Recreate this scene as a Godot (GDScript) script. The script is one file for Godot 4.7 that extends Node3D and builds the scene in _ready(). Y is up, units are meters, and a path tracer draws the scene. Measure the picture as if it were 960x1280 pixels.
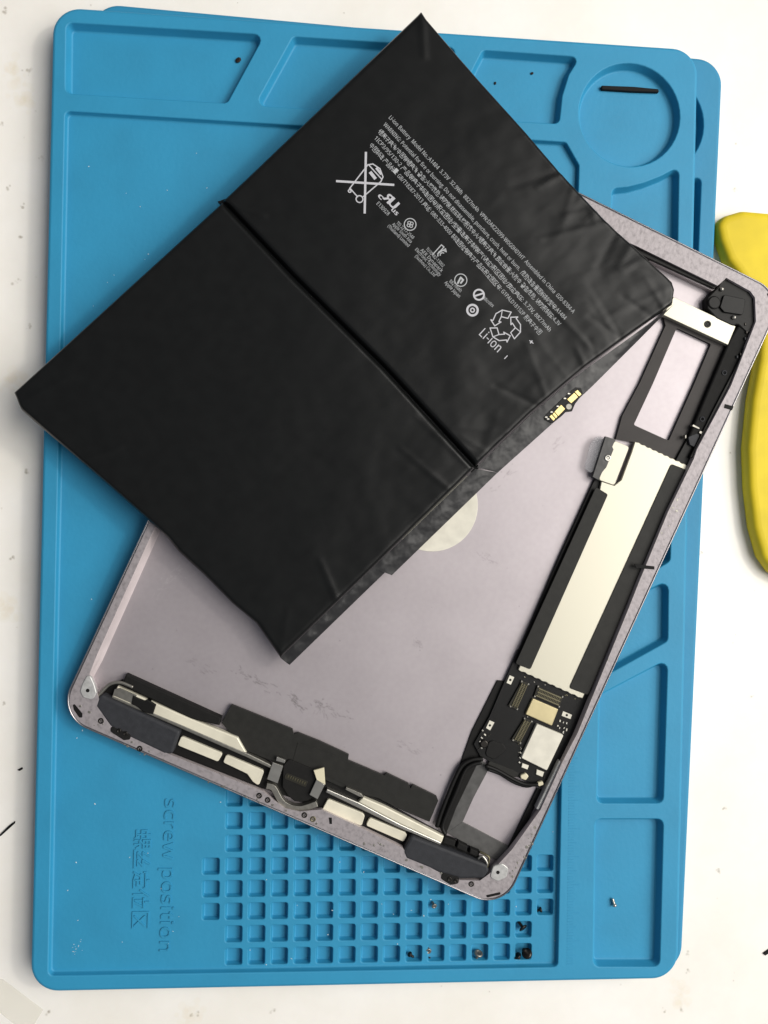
extends Node3D
# A dismantled tablet on two stacked blue silicone repair mats. All outlines are in millimetres (x to the right, z towards the viewer, y up); S turns them into metres.
const S := 0.001
var rng := RandomNumberGenerator.new()
var M := {}          # materials
var used := {}       # names taken at top level
var wrinkle := FastNoiseLite.new()
var fine := FastNoiseLite.new()

# ---------------------------------------------------------------- naming
func numbered(called: String) -> String:
	var n: int = used.get(called, 0)
	used[called] = n + 1
	return called if n == 0 else "%s_%03d" % [called, n]

func thing(called: String, label: String, category: String, at := Vector3.ZERO, group := "") -> Node3D:
	var o := Node3D.new()
	o.name = numbered(called)
	add_child(o)
	o.position = at * S
	tag(o, label, category, group)
	return o

func tag(o: Node3D, label: String, category: String, group := "") -> Node3D:
	o.set_meta("label", label)
	o.set_meta("category", category)
	if group:
		o.set_meta("group", group)
	return o

func commit(called: String, st: SurfaceTool, m: Material, parent: Node = self) -> MeshInstance3D:
	st.generate_normals()
	var o := MeshInstance3D.new()
	o.mesh = st.commit()
	o.material_override = m
	o.name = numbered(called) if parent == self else called
	parent.add_child(o, true)
	return o

func share(called: String, of: MeshInstance3D, at: Vector3, parent: Node) -> MeshInstance3D:
	var o := MeshInstance3D.new()
	o.mesh = of.mesh
	o.material_override = of.material_override
	o.position = at * S
	o.name = called
	parent.add_child(o, true)
	return o

# ---------------------------------------------------------------- outlines
func P(s: String) -> PackedVector2Array:
	var out := PackedVector2Array()
	for w in s.split(" ", false):
		var q := w.split(",")
		out.append(Vector2(float(q[0]), float(q[1])))
	return out

func area(p: PackedVector2Array) -> float:
	var a := 0.0
	for i in p.size():
		a += p[i].cross(p[(i + 1) % p.size()])
	return a / 2.0

func ccw(p: PackedVector2Array) -> PackedVector2Array:
	var q := p.duplicate()
	if area(q) < 0.0:
		q.reverse()
	return q

func rounded(poly: PackedVector2Array, r: float, n := 4) -> PackedVector2Array:
	var p := ccw(poly)
	var out := PackedVector2Array()
	for i in p.size():
		var a := p[(i + p.size() - 1) % p.size()]
		var b := p[i]
		var c := p[(i + 1) % p.size()]
		var u := (a - b).normalized()
		var v := (c - b).normalized()
		var half := acos(clampf(u.dot(v), -1.0, 1.0)) / 2.0
		if half > 1.45:
			out.append(b)
			continue
		var reach := minf(r / tan(half), 0.45 * minf(a.distance_to(b), b.distance_to(c)))
		var rr := reach * tan(half)
		var mid := b + (u + v).normalized() * (rr / sin(half))
		var s := b + u * reach
		var e := b + v * reach
		var a0 := (s - mid).angle()
		var da := wrapf((e - mid).angle() - a0, -PI, PI)
		for k in n + 1:
			out.append(mid + Vector2.from_angle(a0 + da * k / n) * rr)
	return out

func densify(p: PackedVector2Array, step: float) -> PackedVector2Array:
	var out := PackedVector2Array()
	for i in p.size():
		var a := p[i]
		var b := p[(i + 1) % p.size()]
		var n := maxi(1, ceili(a.distance_to(b) / step))
		for k in n:
			out.append(a.lerp(b, float(k) / n) + Vector2(rng.randf_range(-0.004, 0.004), rng.randf_range(-0.004, 0.004)))
	return out

func circle(c: Vector2, r: float, n: int) -> PackedVector2Array:
	var out := PackedVector2Array()
	for k in n:
		out.append(c + Vector2.from_angle(TAU * k / n) * r)
	return out

func rect(c: Vector2, w: float, h: float, turn := 0.0) -> PackedVector2Array:
	var out := PackedVector2Array()
	for q in [Vector2(-w, -h), Vector2(w, -h), Vector2(w, h), Vector2(-w, h)]:
		out.append(c + (q / 2.0).rotated(turn))
	return out

func inset(p: PackedVector2Array, d: float) -> PackedVector2Array:   # p counter-clockwise (positive area), d > 0 shrinks it
	var out := PackedVector2Array()
	var n := p.size()
	for i in n:
		var e0 := (p[i] - p[(i + n - 1) % n]).normalized()
		var e1 := (p[(i + 1) % n] - p[i]).normalized()
		var m0 := Vector2(-e0.y, e0.x)
		var m1 := Vector2(-e1.y, e1.x)
		var m := m0 + m1
		out.append(p[i] + m * (2.0 * d / maxf(m.length_squared(), 1.0)))
	return out

# ---------------------------------------------------------------- surfaces
func start() -> SurfaceTool:
	var st := SurfaceTool.new()
	st.begin(Mesh.PRIMITIVE_TRIANGLES)
	st.set_smooth_group(-1)
	return st

func tri(st: SurfaceTool, a: Vector3, b: Vector3, c: Vector3, hint: Vector3) -> void:
	var q := [a, b, c] if (b - a).cross(c - a).dot(hint) < 0.0 else [a, c, b]
	for v: Vector3 in q:
		st.set_uv(Vector2(v.x, v.z) * S)
		st.add_vertex(v * S)

func quad(st: SurfaceTool, a: Vector3, b: Vector3, c: Vector3, d: Vector3, hint: Vector3) -> void:
	tri(st, a, b, c, hint)
	tri(st, a, c, d, hint)

func at3(p: Vector2, y: float) -> Vector3:
	return Vector3(p.x, y, p.y)

func clip_ears(ring: PackedVector2Array) -> Array:   # triangles of a simple outline (counter-clockwise; bridges to holes allowed)
	var p := ring
	var n := p.size()
	var nxt := PackedInt32Array()
	var prv := PackedInt32Array()
	for i in n:
		nxt.append((i + 1) % n)
		prv.append((i + n - 1) % n)
	var reflex := PackedInt32Array()
	for i in n:
		if (p[i] - p[prv[i]]).cross(p[nxt[i]] - p[i]) <= 0.0:
			reflex.append(i)
	var gone := PackedByteArray()
	gone.resize(n)
	var out := []
	var left := n
	var i := 0
	var idle := 0
	while left > 3:
		var a := p[prv[i]]
		var b := p[i]
		var c := p[nxt[i]]
		var ear := (b - a).cross(c - b) > 0.0
		if ear and idle <= left:
			var x0 := minf(a.x, minf(b.x, c.x))
			var x1 := maxf(a.x, maxf(b.x, c.x))
			var y0 := minf(a.y, minf(b.y, c.y))
			var y1 := maxf(a.y, maxf(b.y, c.y))
			for r in reflex:
				var q := p[r]
				if q.x < x0 or q.x > x1 or q.y < y0 or q.y > y1 or gone[r]:
					continue
				if q == a or q == b or q == c:
					continue
				if (b - a).cross(q - a) >= 0.0 and (c - b).cross(q - b) >= 0.0 and (a - c).cross(q - c) >= 0.0:
					ear = false
					break
		if ear or idle > 2 * left:
			out.append([a, b, c])
			gone[i] = 1
			nxt[prv[i]] = nxt[i]
			prv[nxt[i]] = prv[i]
			left -= 1
			idle = 0
			i = nxt[nxt[i]]
		else:
			idle += 1
			i = nxt[i]
	out.append([p[prv[i]], p[i], p[nxt[i]]])
	return out

func fill(st: SurfaceTool, p: PackedVector2Array, y: float, up := true) -> void:
	st.set_smooth_group(-1)
	for t in clip_ears(ccw(p)):
		tri(st, at3(t[0], y), at3(t[1], y), at3(t[2], y), Vector3.UP if up else Vector3.DOWN)

func cap(st: SurfaceTool, outer: PackedVector2Array, holes: Array, y: float) -> void:   # a flat face with holes: each hole is bridged to the outline, then ears are clipped
	var ring := ccw(outer)
	var order := []
	for h: PackedVector2Array in holes:
		var q := ccw(h)
		q.reverse()
		var far := 0
		for i in q.size():
			if q[i].x > q[far].x:
				far = i
		order.append([q[far].x, far, q])
	order.sort_custom(func(a, b): return a[0] > b[0])
	for o in order:
		var h: PackedVector2Array = o[2]
		var m: Vector2 = h[o[1]]
		var best := 1e9
		var at := -1
		var n := ring.size()
		for i in n:
			var a := ring[i]
			var b := ring[(i + 1) % n]
			if (a.y > m.y) == (b.y > m.y) or maxf(a.x, b.x) < m.x:
				continue
			var x := a.x + (m.y - a.y) * (b.x - a.x) / (b.y - a.y)
			if x >= m.x and x < best and b.y > a.y:
				best = x
				at = i if a.x > b.x else (i + 1) % n
		var hit := Vector2(best, m.y)
		var pick := at
		var slope := absf(ring[at].y - m.y) / maxf(ring[at].x - m.x, 1e-9)
		for i in n:
			var q := ring[i]
			if q.x <= m.x or q == ring[at] or (q - ring[(i + n - 1) % n]).cross(ring[(i + 1) % n] - q) > 0.0:
				continue
			if Geometry2D.point_is_inside_triangle(q, m, hit, ring[at]):
				var s := absf(q.y - m.y) / (q.x - m.x)
				if s < slope:
					slope = s
					pick = i
		var merged := ring.slice(0, pick + 1)
		for k in h.size() + 1:
			merged.append(h[(o[1] + k) % h.size()])
		merged.append_array(ring.slice(pick))
		ring = merged
	fill(st, ring, y)

func loft(st: SurfaceTool, p: PackedVector2Array, profile: Array, smooth := true) -> PackedVector2Array:   # profile: [inward, height], solid side on the right of the way
	st.set_smooth_group(1 if smooth else -1)
	var n := p.size()
	var low := inset(p, profile[0][0])
	for k in range(1, profile.size()):
		var high := inset(p, profile[k][0])
		var t := Vector2(profile[k][0] - profile[k - 1][0], profile[k][1] - profile[k - 1][1]).normalized()
		for i in n:
			var j := (i + 1) % n
			var e := (p[j] - p[i]).normalized()
			var hint := Vector3(e.y, 0, -e.x) * t.y + Vector3.UP * t.x
			quad(st, at3(low[i], profile[k - 1][1]), at3(low[j], profile[k - 1][1]), at3(high[j], profile[k][1]), at3(high[i], profile[k][1]), hint)
		low = high
	return low

func plate(st: SurfaceTool, poly: PackedVector2Array, y0: float, y1: float, b := 0.12) -> void:   # a solid with a bevelled upper edge
	var p := ccw(poly)
	var top := loft(st, p, [[0.0, y0], [0.0, y1 - b], [b * 0.35, y1 - b * 0.35], [b, y1]], false)
	fill(st, top, y1)
	fill(st, p, y0, false)

func slab(called: String, poly: PackedVector2Array, y0: float, y1: float, m: Material, parent: Node, b := 0.12) -> MeshInstance3D:
	var st := start()
	plate(st, poly, y0, y1, b)
	return commit(called, st, m, parent)

func framed(called: String, poly: PackedVector2Array, holes: Array, y0: float, y1: float, m: Material, parent: Node) -> MeshInstance3D:   # a sheet with windows
	var st := start()
	var o := densify(ccw(poly), 1e6)
	var hs := []
	loft(st, o, [[0.0, y0], [0.0, y1]], false)
	for h: PackedVector2Array in holes:
		var q := densify(ccw(h), 1e6)
		hs.append(q)
		loft(st, q, [[0.0, y1], [0.0, y0]], false)
	cap(st, o, hs, y1)
	return commit(called, st, m, parent)

func lathe(st: SurfaceTool, profile: Array, seg: int, x := Transform3D.IDENTITY) -> void:   # [radius, height]
	st.set_smooth_group(2)
	for k in range(1, profile.size()):
		var t := Vector2(profile[k][0] - profile[k - 1][0], profile[k][1] - profile[k - 1][1])
		for i in seg:
			var a0 := TAU * i / seg
			var a1 := TAU * (i + 1) / seg
			var q := []
			for s in [[a0, k - 1], [a1, k - 1], [a1, k], [a0, k]]:
				q.append(x * Vector3(cos(s[0]) * profile[s[1]][0], profile[s[1]][1], sin(s[0]) * profile[s[1]][0]))
			var am := (a0 + a1) / 2.0
			var hint := x.basis * (Vector3(cos(am), 0, sin(am)) * t.y - Vector3.UP * t.x)
			if profile[k - 1][0] > 0.0:
				tri(st, q[0], q[1], q[2], hint)
			if profile[k][0] > 0.0:
				tri(st, q[0], q[2], q[3], hint)
			elif profile[k - 1][0] > 0.0:
				tri(st, q[0], q[1], q[3], hint)

func tube(st: SurfaceTool, pts: Array, r: float, sides := 8) -> void:   # a smooth cable through pts (Vector3)
	st.set_smooth_group(3)
	var c := Curve3D.new()
	for i in pts.size():
		var t: Vector3 = (pts[mini(i + 1, pts.size() - 1)] - pts[maxi(i - 1, 0)]) / 6.0
		c.add_point(pts[i], -t, t)
	c.bake_interval = maxf(r * 1.2, 0.4)
	var b := c.get_baked_points()
	var last := []
	for i in b.size():
		var d := (b[mini(i + 1, b.size() - 1)] - b[maxi(i - 1, 0)]).normalized()
		var side := d.cross(Vector3.UP).normalized()
		var up := side.cross(d)
		var ring := []
		for k in sides:
			ring.append(b[i] + (side * cos(TAU * k / sides) + up * sin(TAU * k / sides)) * r)
		if last:
			for k in sides:
				var l := (k + 1) % sides
				var am := TAU * (k + 0.5) / sides
				quad(st, last[k], last[l], ring[l], ring[k], side * cos(am) + up * sin(am))
		for k in range(1, sides - 1):
			if i == 0:
				tri(st, ring[0], ring[k], ring[k + 1], -d)
			elif i == b.size() - 1:
				tri(st, ring[0], ring[k], ring[k + 1], d)
		last = ring

func wire(called: String, s: String, ys: Array, r: float, m: Material, parent: Node) -> MeshInstance3D:
	var pts := []
	var p := P(s)
	for i in p.size():
		pts.append(at3(p[i], ys[i] if i < ys.size() else ys[-1]))
	var st := start()
	tube(st, pts, r)
	return commit(called, st, m, parent)

# a strip of sheet metal or tape that follows a path, with its own thickness
func band(called: String, s: String, width: float, y0: float, y1: float, m: Material, parent: Node) -> MeshInstance3D:
	var c := Curve2D.new()
	var p := P(s)
	for i in p.size():
		var t := (p[mini(i + 1, p.size() - 1)] - p[maxi(i - 1, 0)]) / 6.0
		c.add_point(p[i], -t, t)
	c.bake_interval = 0.7
	var b := c.get_baked_points()
	var l := PackedVector2Array()
	var r := PackedVector2Array()
	for i in b.size():
		var d := (b[mini(i + 1, b.size() - 1)] - b[maxi(i - 1, 0)]).normalized().orthogonal() * width / 2.0
		l.append(b[i] + d)
		r.append(b[i] - d)
	r.reverse()
	l.append_array(r)
	return slab(called, l, y0, y1, m, parent, 0.1)

# ---------------------------------------------------------------- materials
func noise_map(freq: float, low: float, high: float, seed_: int, octaves := 4, normal := 0.0, side := 512, ramp := []) -> NoiseTexture2D:
	var t := NoiseTexture2D.new()
	var n := FastNoiseLite.new()
	n.noise_type = FastNoiseLite.TYPE_SIMPLEX_SMOOTH
	n.frequency = freq
	n.fractal_octaves = octaves
	n.seed = seed_
	t.noise = n
	t.width = side
	t.height = side
	t.seamless = true
	if normal > 0.0:
		t.as_normal_map = true
		t.bump_strength = normal
		return t
	var g := Gradient.new()
	if ramp:
		g.offsets = PackedFloat32Array(ramp[0])
		var cs := PackedColorArray()
		for v in ramp[1]:
			cs.append(Color(v, v, v) if v is float else v)
		g.colors = cs
	else:
		g.offsets = PackedFloat32Array([0.15, 0.85])
		g.colors = PackedColorArray([Color(low, low, low), Color(high, high, high)])
	t.color_ramp = g
	return t

func mat(called: String, c: Color, rough := 0.6, metal := 0.0, tex: Texture2D = null, per_m := 20.0, bump: Texture2D = null, strength := 0.5) -> StandardMaterial3D:
	var m := StandardMaterial3D.new()
	m.resource_name = called
	m.albedo_color = c
	m.roughness = rough
	m.metallic = metal
	if tex or bump:
		m.uv1_triplanar = true
		m.uv1_scale = Vector3.ONE * per_m
	m.albedo_texture = tex
	if bump:
		m.normal_enabled = true
		m.normal_texture = bump
		m.normal_scale = strength
	M[called] = m
	return m

func make_materials() -> void:
	var grain := noise_map(0.02, 0.9, 1.0, 11)
	var soft := noise_map(0.006, 0.93, 1.0, 12, 5)
	var pits := noise_map(0.09, 0, 0, 13, 3, 3.0)
	var waves := noise_map(0.012, 0, 0, 14, 3, 5.0)
	var blotch := noise_map(0.035, 0, 0, 15, 5, 0.0, 1024, [[0.0, 0.22, 0.36, 0.55, 1.0], [0.82, 0.9, 0.95, 0.985, 1.0]])
	var silicone := noise_map(0.008, 0, 0, 16, 6, 0.0, 512, [[0.1, 0.45, 0.8], [0.965, 0.985, 1.0]])
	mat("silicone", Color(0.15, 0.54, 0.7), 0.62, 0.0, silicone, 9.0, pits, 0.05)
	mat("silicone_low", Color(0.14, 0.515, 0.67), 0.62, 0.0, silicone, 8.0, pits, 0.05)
	mat("flange", Color(0.62, 0.595, 0.605), 0.55, 0.3, blotch, 12.0, pits, 0.12)
	mat("edge", Color(0.62, 0.61, 0.62), 0.3, 1.0)
	mat("back", Color(0.36, 0.355, 0.36), 0.4, 0.9)
	mat("wall", Color(0.8, 0.76, 0.765), 0.45, 0.15, soft, 20.0)
	mat("foil", Color(0.078, 0.082, 0.082), 0.34, 0.0, grain, 14.0)
	M.foil.metallic_specular = 0.33
	mat("foil_seam", Color(0.16, 0.16, 0.165), 0.36, 0.0, grain, 20.0, waves, 0.5)
	M.foil_seam.metallic_specular = 0.4
	mat("ink", Color(0.72, 0.72, 0.74), 0.6)
	mat("ink_dim", Color(0.66, 0.67, 0.68), 0.6)
	mat("antenna", Color(0.87, 0.85, 0.775), 0.42, 0.1, soft, 20.0)
	mat("shield", Color(0.765, 0.75, 0.685), 0.36, 0.3)
	mat("shield_gold", Color(0.77, 0.72, 0.56), 0.36, 0.5, soft, 30.0)
	mat("label", Color(0.86, 0.845, 0.79), 0.6, 0.0, soft, 40.0)
	mat("steel", Color(0.74, 0.73, 0.7), 0.33, 0.9, soft, 40.0)
	mat("bracket", Color(0.74, 0.74, 0.735), 0.4, 0.25, grain, 40.0)
	mat("steel_dull", Color(0.58, 0.57, 0.54), 0.42, 0.8, grain, 40.0)
	mat("screw_dark", Color(0.2, 0.19, 0.18), 0.35, 0.85)
	mat("gold", Color(0.93, 0.84, 0.56), 0.38, 0.55)
	mat("ivory", Color(0.82, 0.79, 0.68), 0.5)
	mat("black", Color(0.075, 0.073, 0.07), 0.5, 0.0, grain, 30.0)
	mat("black_matt", Color(0.095, 0.093, 0.09), 0.75, 0.0, grain, 30.0, pits, 0.08)
	mat("tape", Color(0.15, 0.149, 0.14), 0.55, 0.0, grain, 24.0, pits, 0.06)
	mat("tape_grey", Color(0.34, 0.338, 0.335), 0.45, 0.0, grain, 24.0, waves, 0.3)
	mat("frame_brown", Color(0.235, 0.222, 0.218), 0.55, 0.0, soft, 24.0)
	mat("speaker", Color(0.2, 0.205, 0.22), 0.55, 0.0, grain, 30.0, pits, 0.12)
	mat("board", Color(0.07, 0.07, 0.07), 0.45, 0.0, grain, 60.0, pits, 0.3)
	mat("connector_dark", Color(0.16, 0.155, 0.13), 0.5)
	mat("contact", Color(0.4, 0.38, 0.3), 0.4, 0.7)
	mat("yellow", Color(0.875, 0.775, 0.085), 0.65, 0.0, soft, 12.0)
	mat("rubber_black", Color(0.06, 0.06, 0.06), 0.7)
	mat("crumb", Color(0.17, 0.12, 0.09), 0.8)
	mat("lint", Color(0.75, 0.8, 0.82), 0.8)
	var clear := mat("clear_film", Color(0.6, 0.6, 0.62, 0.26), 0.16)
	clear.metallic_specular = 0.25
	clear.transparency = BaseMaterial3D.TRANSPARENCY_ALPHA
	var tape := mat("clear_tape", Color(0.92, 0.91, 0.86, 0.16), 0.3)
	tape.transparency = BaseMaterial3D.TRANSPARENCY_ALPHA
	for k in ["black", "black_matt", "tape", "tape_grey", "board", "frame_brown", "speaker", "rubber_black", "connector_dark"]:
		M[k].metallic_specular = 0.33
	make_table_print()
	make_floor_print()

func dab(im: Image, at: Vector2, r: float, c: Color, a: float) -> void:
	for y in range(maxi(0, int(at.y - r)), mini(im.get_height(), int(at.y + r) + 2)):
		for x in range(maxi(0, int(at.x - r)), mini(im.get_width(), int(at.x + r) + 2)):
			var w := clampf(r + 0.5 - Vector2(x, y).distance_to(at), 0.0, 1.0) * a
			if w > 0.0:
				im.set_pixel(x, y, im.get_pixel(x, y).lerp(c, w))

func scratch(im: Image, from: Vector2, to: Vector2, n: int, spread: float, c: Color, a: float) -> void:
	for k in n:
		var p := from.lerp(to, rng.randf()) + Vector2(rng.randfn(0, spread), rng.randfn(0, spread))
		var d := (to - from).normalized().rotated(rng.randfn(0, 0.3))
		var l := rng.randf_range(1.0, spread * 2.2 + 2.0)
		for j in int(l * 1.5) + 1:
			dab(im, p + d * (j / 1.5), rng.randf_range(0.3, 0.8), c, a * rng.randf_range(0.3, 1.0))

# the table top: white laminate with stains, specks and pen marks. 3 pixels a millimetre, from (-160, -200) mm.
func make_table_print() -> void:
	var im := Image.create(1050, 1260, false, Image.FORMAT_RGB8)
	var n := FastNoiseLite.new()
	n.frequency = 0.006
	n.fractal_octaves = 5
	n.seed = 5
	for y in 1260:
		for x in 1050:
			var v := n.get_noise_2d(x, y)
			var w := n.get_noise_2d(x * 9.0 + 400.0, y * 9.0)
			im.set_pixel(x, y, Color(0.925 + v * 0.02 + w * 0.006, 0.912 + v * 0.024 + w * 0.006, 0.885 + v * 0.034 + w * 0.006))
	for k in 260:
		var c := Color(0.45, 0.4, 0.34)
		dab(im, Vector2(rng.randf() * 1050, rng.randf() * 1260), rng.randf_range(0.25, 0.8), c, rng.randf_range(0.1, 0.6))
	var spots := P("-135.1,-173.1 -135.0,-132.5 -127.2,-104.7 -132.8,-110.1 -126.1,-152.4 -121.5,-121.3 -127.5,-93.0 -123.7,-61.3 -122.3,-35.1 -128.2,21.7 -110.7,160.3 -59.8,184.6 -61.8,184.8 -32.2,184.1 123.3,172.5 122.9,166.2 120.6,187.3 134.6,-123.5 -111.8,182.8 114.3,187.1 124.8,14.3 -128.8,-77.6 -123.9,-9.4 -129.8,73.1 136.1,111.2 146.1,68.7 134.4,134.9")
	for i in spots.size():
		var q := (spots[i] - Vector2(-160, -200)) * 3.0
		for k in 5:
			dab(im, q + Vector2(rng.randfn(0, 1.4), rng.randfn(0, 1.4)), rng.randf_range(0.3, 1.5), Color(0.5, 0.46, 0.4), rng.randf_range(0.1, 0.45))
	for s in P("-128.0,-41.2 -127.5,-143.2 -132.7,-153.1 -61.2,184.8 -128.9,39.0 120.4,180.6"):   # yellowed stains with a broken edge
		var q := (s - Vector2(-160, -200)) * 3.0
		for k in 26:
			dab(im, q + Vector2(rng.randfn(0, 7.0), rng.randfn(0, 7.0)), rng.randf_range(1.5, 6.0), Color(0.88, 0.83, 0.72), 0.08)
	var m := mat("table", Color(1, 1, 1), 0.42)
	m.albedo_texture = ImageTexture.create_from_image(im)
	m.uv1_scale = Vector3(1.0 / 0.35, 1.0 / 0.42, 1)
	m.uv1_offset = Vector3(0.16 / 0.35, 0.2 / 0.42, 0)
	m.texture_repeat = false

# the bare metal inside the tablet: fine grain, glue residue and scuffs. 4 pixels a millimetre.
func make_floor_print() -> void:
	var im := Image.create(680, 960, false, Image.FORMAT_RGB8)
	var n := FastNoiseLite.new()
	n.frequency = 0.008
	n.fractal_octaves = 5
	n.seed = 8
	for y in 960:
		for x in 680:
			var v := n.get_noise_2d(x, y) * 0.022 + n.get_noise_2d(x * 12.0, y * 12.0) * 0.012
			im.set_pixel(x, y, Color(0.67 + v, 0.643 + v, 0.657 + v))
	var dark := Color(0.42, 0.4, 0.4)
	var pale := Color(0.86, 0.84, 0.84)
	var lines := P("47.7,-38.0 64.6,-37.3 69.3,-37.8 75.9,-35.5 76.8,-39.0 91.9,-38.6 79.5,-41.1 82.4,-36.2 30.9,-34.8 40.1,-34.6 11.5,-49.6 17.3,-64.5 12.8,-53.3 16.2,-61.9 99.8,-126.9 108.0,-142.0 108.5,-110.9 115.2,-110.2 111.7,-38.9 118.7,-37.4 101.8,-148.5 101.9,-152.3 101.9,-73.6 104.2,-72.7 117.4,-155.8 119.1,-159.1")
	for i in range(0, lines.size(), 2):
		var a := Vector2(lines[i].x, lines[i].y + 240.0) * 4.0
		var b := Vector2(lines[i + 1].x, lines[i + 1].y + 240.0) * 4.0
		var light := i == 10 or i == 12
		scratch(im, a, b, 30 if i < 6 else 16, 3.5, pale if light else dark, 0.3 if i < 6 else 0.14)
	for k in 90:
		dab(im, Vector2(rng.randf() * 680, rng.randf() * 960), rng.randf_range(0.3, 0.9), dark, rng.randf_range(0.1, 0.5))
	var m := mat("floor", Color(1, 1, 1), 0.52, 0.65)
	m.albedo_texture = ImageTexture.create_from_image(im)
	m.uv1_scale = Vector3(1.0 / 0.17, 1.0 / 0.24, 1)
	m.uv1_offset = Vector3(0, 1, 0)
	m.texture_repeat = false

# ---------------------------------------------------------------- lettering
# Chinese signs as pen strokes on a 9 x 9 grid; every word of digits is one stroke through points xy.
const SIGNS := {
	"螺": "0242450502 2028 0848 3749 5090945450 7074 5292 745686 8698 7679 5759",
	"丝": "3014 1444 4417 1747 7054 5484 8457 5787 0999", "定": "5051 13129293 2575 5558 5787 3519 285999",
	"位": "3005 2329 6062 4393 5458 8469 4999", "区": "1090 1019 1999 3288 8238",
	"锂": "2004 1343 0545 2328 2847 5090945450 5292 7079 5696 4999", "离": "4041 1191 3264 6234 2124 8184 2484 1519 1595 9599 5547 3777",
	"子": "1181 8154 5459 5938 0595", "电": "1181861611 1484 5009 5098 9897", "池": "1021 0314 0819 3363 3399 5058 4296 8287",
	"型": "1151 0353 2005 4045 7074 9095 5559 2686 0999", "号": "2181842421 0595 3536 3787 8769", "标": "2029 0343 2306 5191 4494 7479 5538 8598",
	"称": "3010 2029 0343 2306 6043 5292 7279 7958 5547 8598", "压": "1191 1109 2595 5258 2898 7687", "额": "4041 11515212 3215 1555 4509 1959 5191 6272 6268 9298 7359 7799",
	"容": "5051 13129293 3314 6384 5406 5496 2686 2629 8689 2989", "量": "2080832320 0494 2585872725 5589 5059 1999", "充": "5051 1191 4224 2474 4409 6468 6898",
	"限": "1019 10303416 4080844440 4049 4959 6499", "制": "2003 0252 3039 0555 1518 5558 7077 9099", "警": "1050 3033 5093 6394 0595 2686 2787 2889 2989",
	"告": "3012 1282 5055 0595 2787 2729 8789 2989", "火": "5054 5409 5499 2315 8375", "燃": "2029 0213 3243 5052 4065 7079 6292 4738 9798",
	"请": "1021 0323 2328 2846 5191 7074 5292 4494 5595 5559 9599", "勿": "2004 1191 9189 8979 5117 7129", "危": "3004 2070 7054 1292 1209 4474 7477 4448 4898",
	"险": "1019 10303416 6043 6094 5484 4647 6667 8677 4999", "中": "5059 1282862612", "国": "1090991910 3272 3474 3676 5256", "造": "1021 0424 2417 0799 5041 4292 6064 4494 5585885855",
	"产": "5051 1191 3243 7262 1494 1409", "品": "3070733330 1545491915 6595996965", "话": "1021 0323 2328 2846 9052 4393 6266 5686895956", "热": "2026 0252 0444 5191 7154 9195 1718 3738 5758 7797",
	"挤": "2029 0242 0545 6061 4191 5285 8255 5659 7679", "解": "2003 1151 0343 0349 4349 6191 9185 6155 6494 7479 5696", 
}

class Flat:   # a drawing of triangles in its own plane, in em, y upwards
	var v := PackedVector2Array()
	func line(a: Vector2, b: Vector2, w: float) -> void:
		var d := (b - a).normalized() * w / 2.0
		var s := d.orthogonal()
		v.append_array(PackedVector2Array([a - d * 0.7 + s, b + d * 0.7 + s, b + d * 0.7 - s, a - d * 0.7 + s, b + d * 0.7 - s, a - d * 0.7 - s]))
	func path(p: Array, w: float, closed := false) -> void:
		for i in p.size() - (0 if closed else 1):
			line(p[i], p[(i + 1) % p.size()], w)
	func ring(c: Vector2, r: float, w: float, from := 0.0, to := TAU) -> void:
		var n := maxi(6, int(28 * (to - from) / TAU))
		for k in n:
			var a := Vector2.from_angle(from + (to - from) * k / n)
			var b := Vector2.from_angle(from + (to - from) * (k + 1) / n)
			v.append_array(PackedVector2Array([c + a * (r - w / 2), c + b * (r - w / 2), c + b * (r + w / 2), c + a * (r - w / 2), c + b * (r + w / 2), c + a * (r + w / 2)]))

func write(f: Flat, text: String, bold := false, x0 := 0.0) -> float:   # adds text to f from x0, cap height about 0.71 em; gives back where it ends
	var font := SystemFont.new()
	font.font_names = PackedStringArray(["Droid Sans"])
	font.font_weight = 700 if bold else 400
	var x := x0
	var run := ""
	for ch in text + "\n":
		if not SIGNS.has(ch) and ch != "\n":
			run += ch
			continue
		if run != "":
			for word in run.split(" "):
				if word != "":
					var t := TextMesh.new()
					t.font = font
					t.font_size = 64
					t.pixel_size = 1.0 / 64.0
					t.depth = 0.0
					t.curve_step = 6.0
					t.text = word
					t.horizontal_alignment = HORIZONTAL_ALIGNMENT_LEFT
					t.vertical_alignment = VERTICAL_ALIGNMENT_BOTTOM
					var a := t.get_mesh_arrays()
					var vs: PackedVector3Array = a[Mesh.ARRAY_VERTEX]
					var idx = a[Mesh.ARRAY_INDEX]
					var order: Array = Array(idx) if idx != null and idx.size() else range(vs.size())
					for i in order:
						f.v.append(Vector2(x + vs[i].x, vs[i].y))
					x += font.get_string_size(word, HORIZONTAL_ALIGNMENT_LEFT, -1, 64).x / 64.0
				x += 0.26
			x -= 0.26
		run = ""
		if SIGNS.has(ch):
			for word in SIGNS[ch].split(" "):
				var pts := []
				for k in range(0, word.length() - 1, 2):
					pts.append(Vector2(x + 0.06 + float(word[k]) * 0.098, 1.02 - float(word[k + 1]) * 0.098))
				f.path(pts, 0.075)
			x += 1.0
	return x

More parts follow.
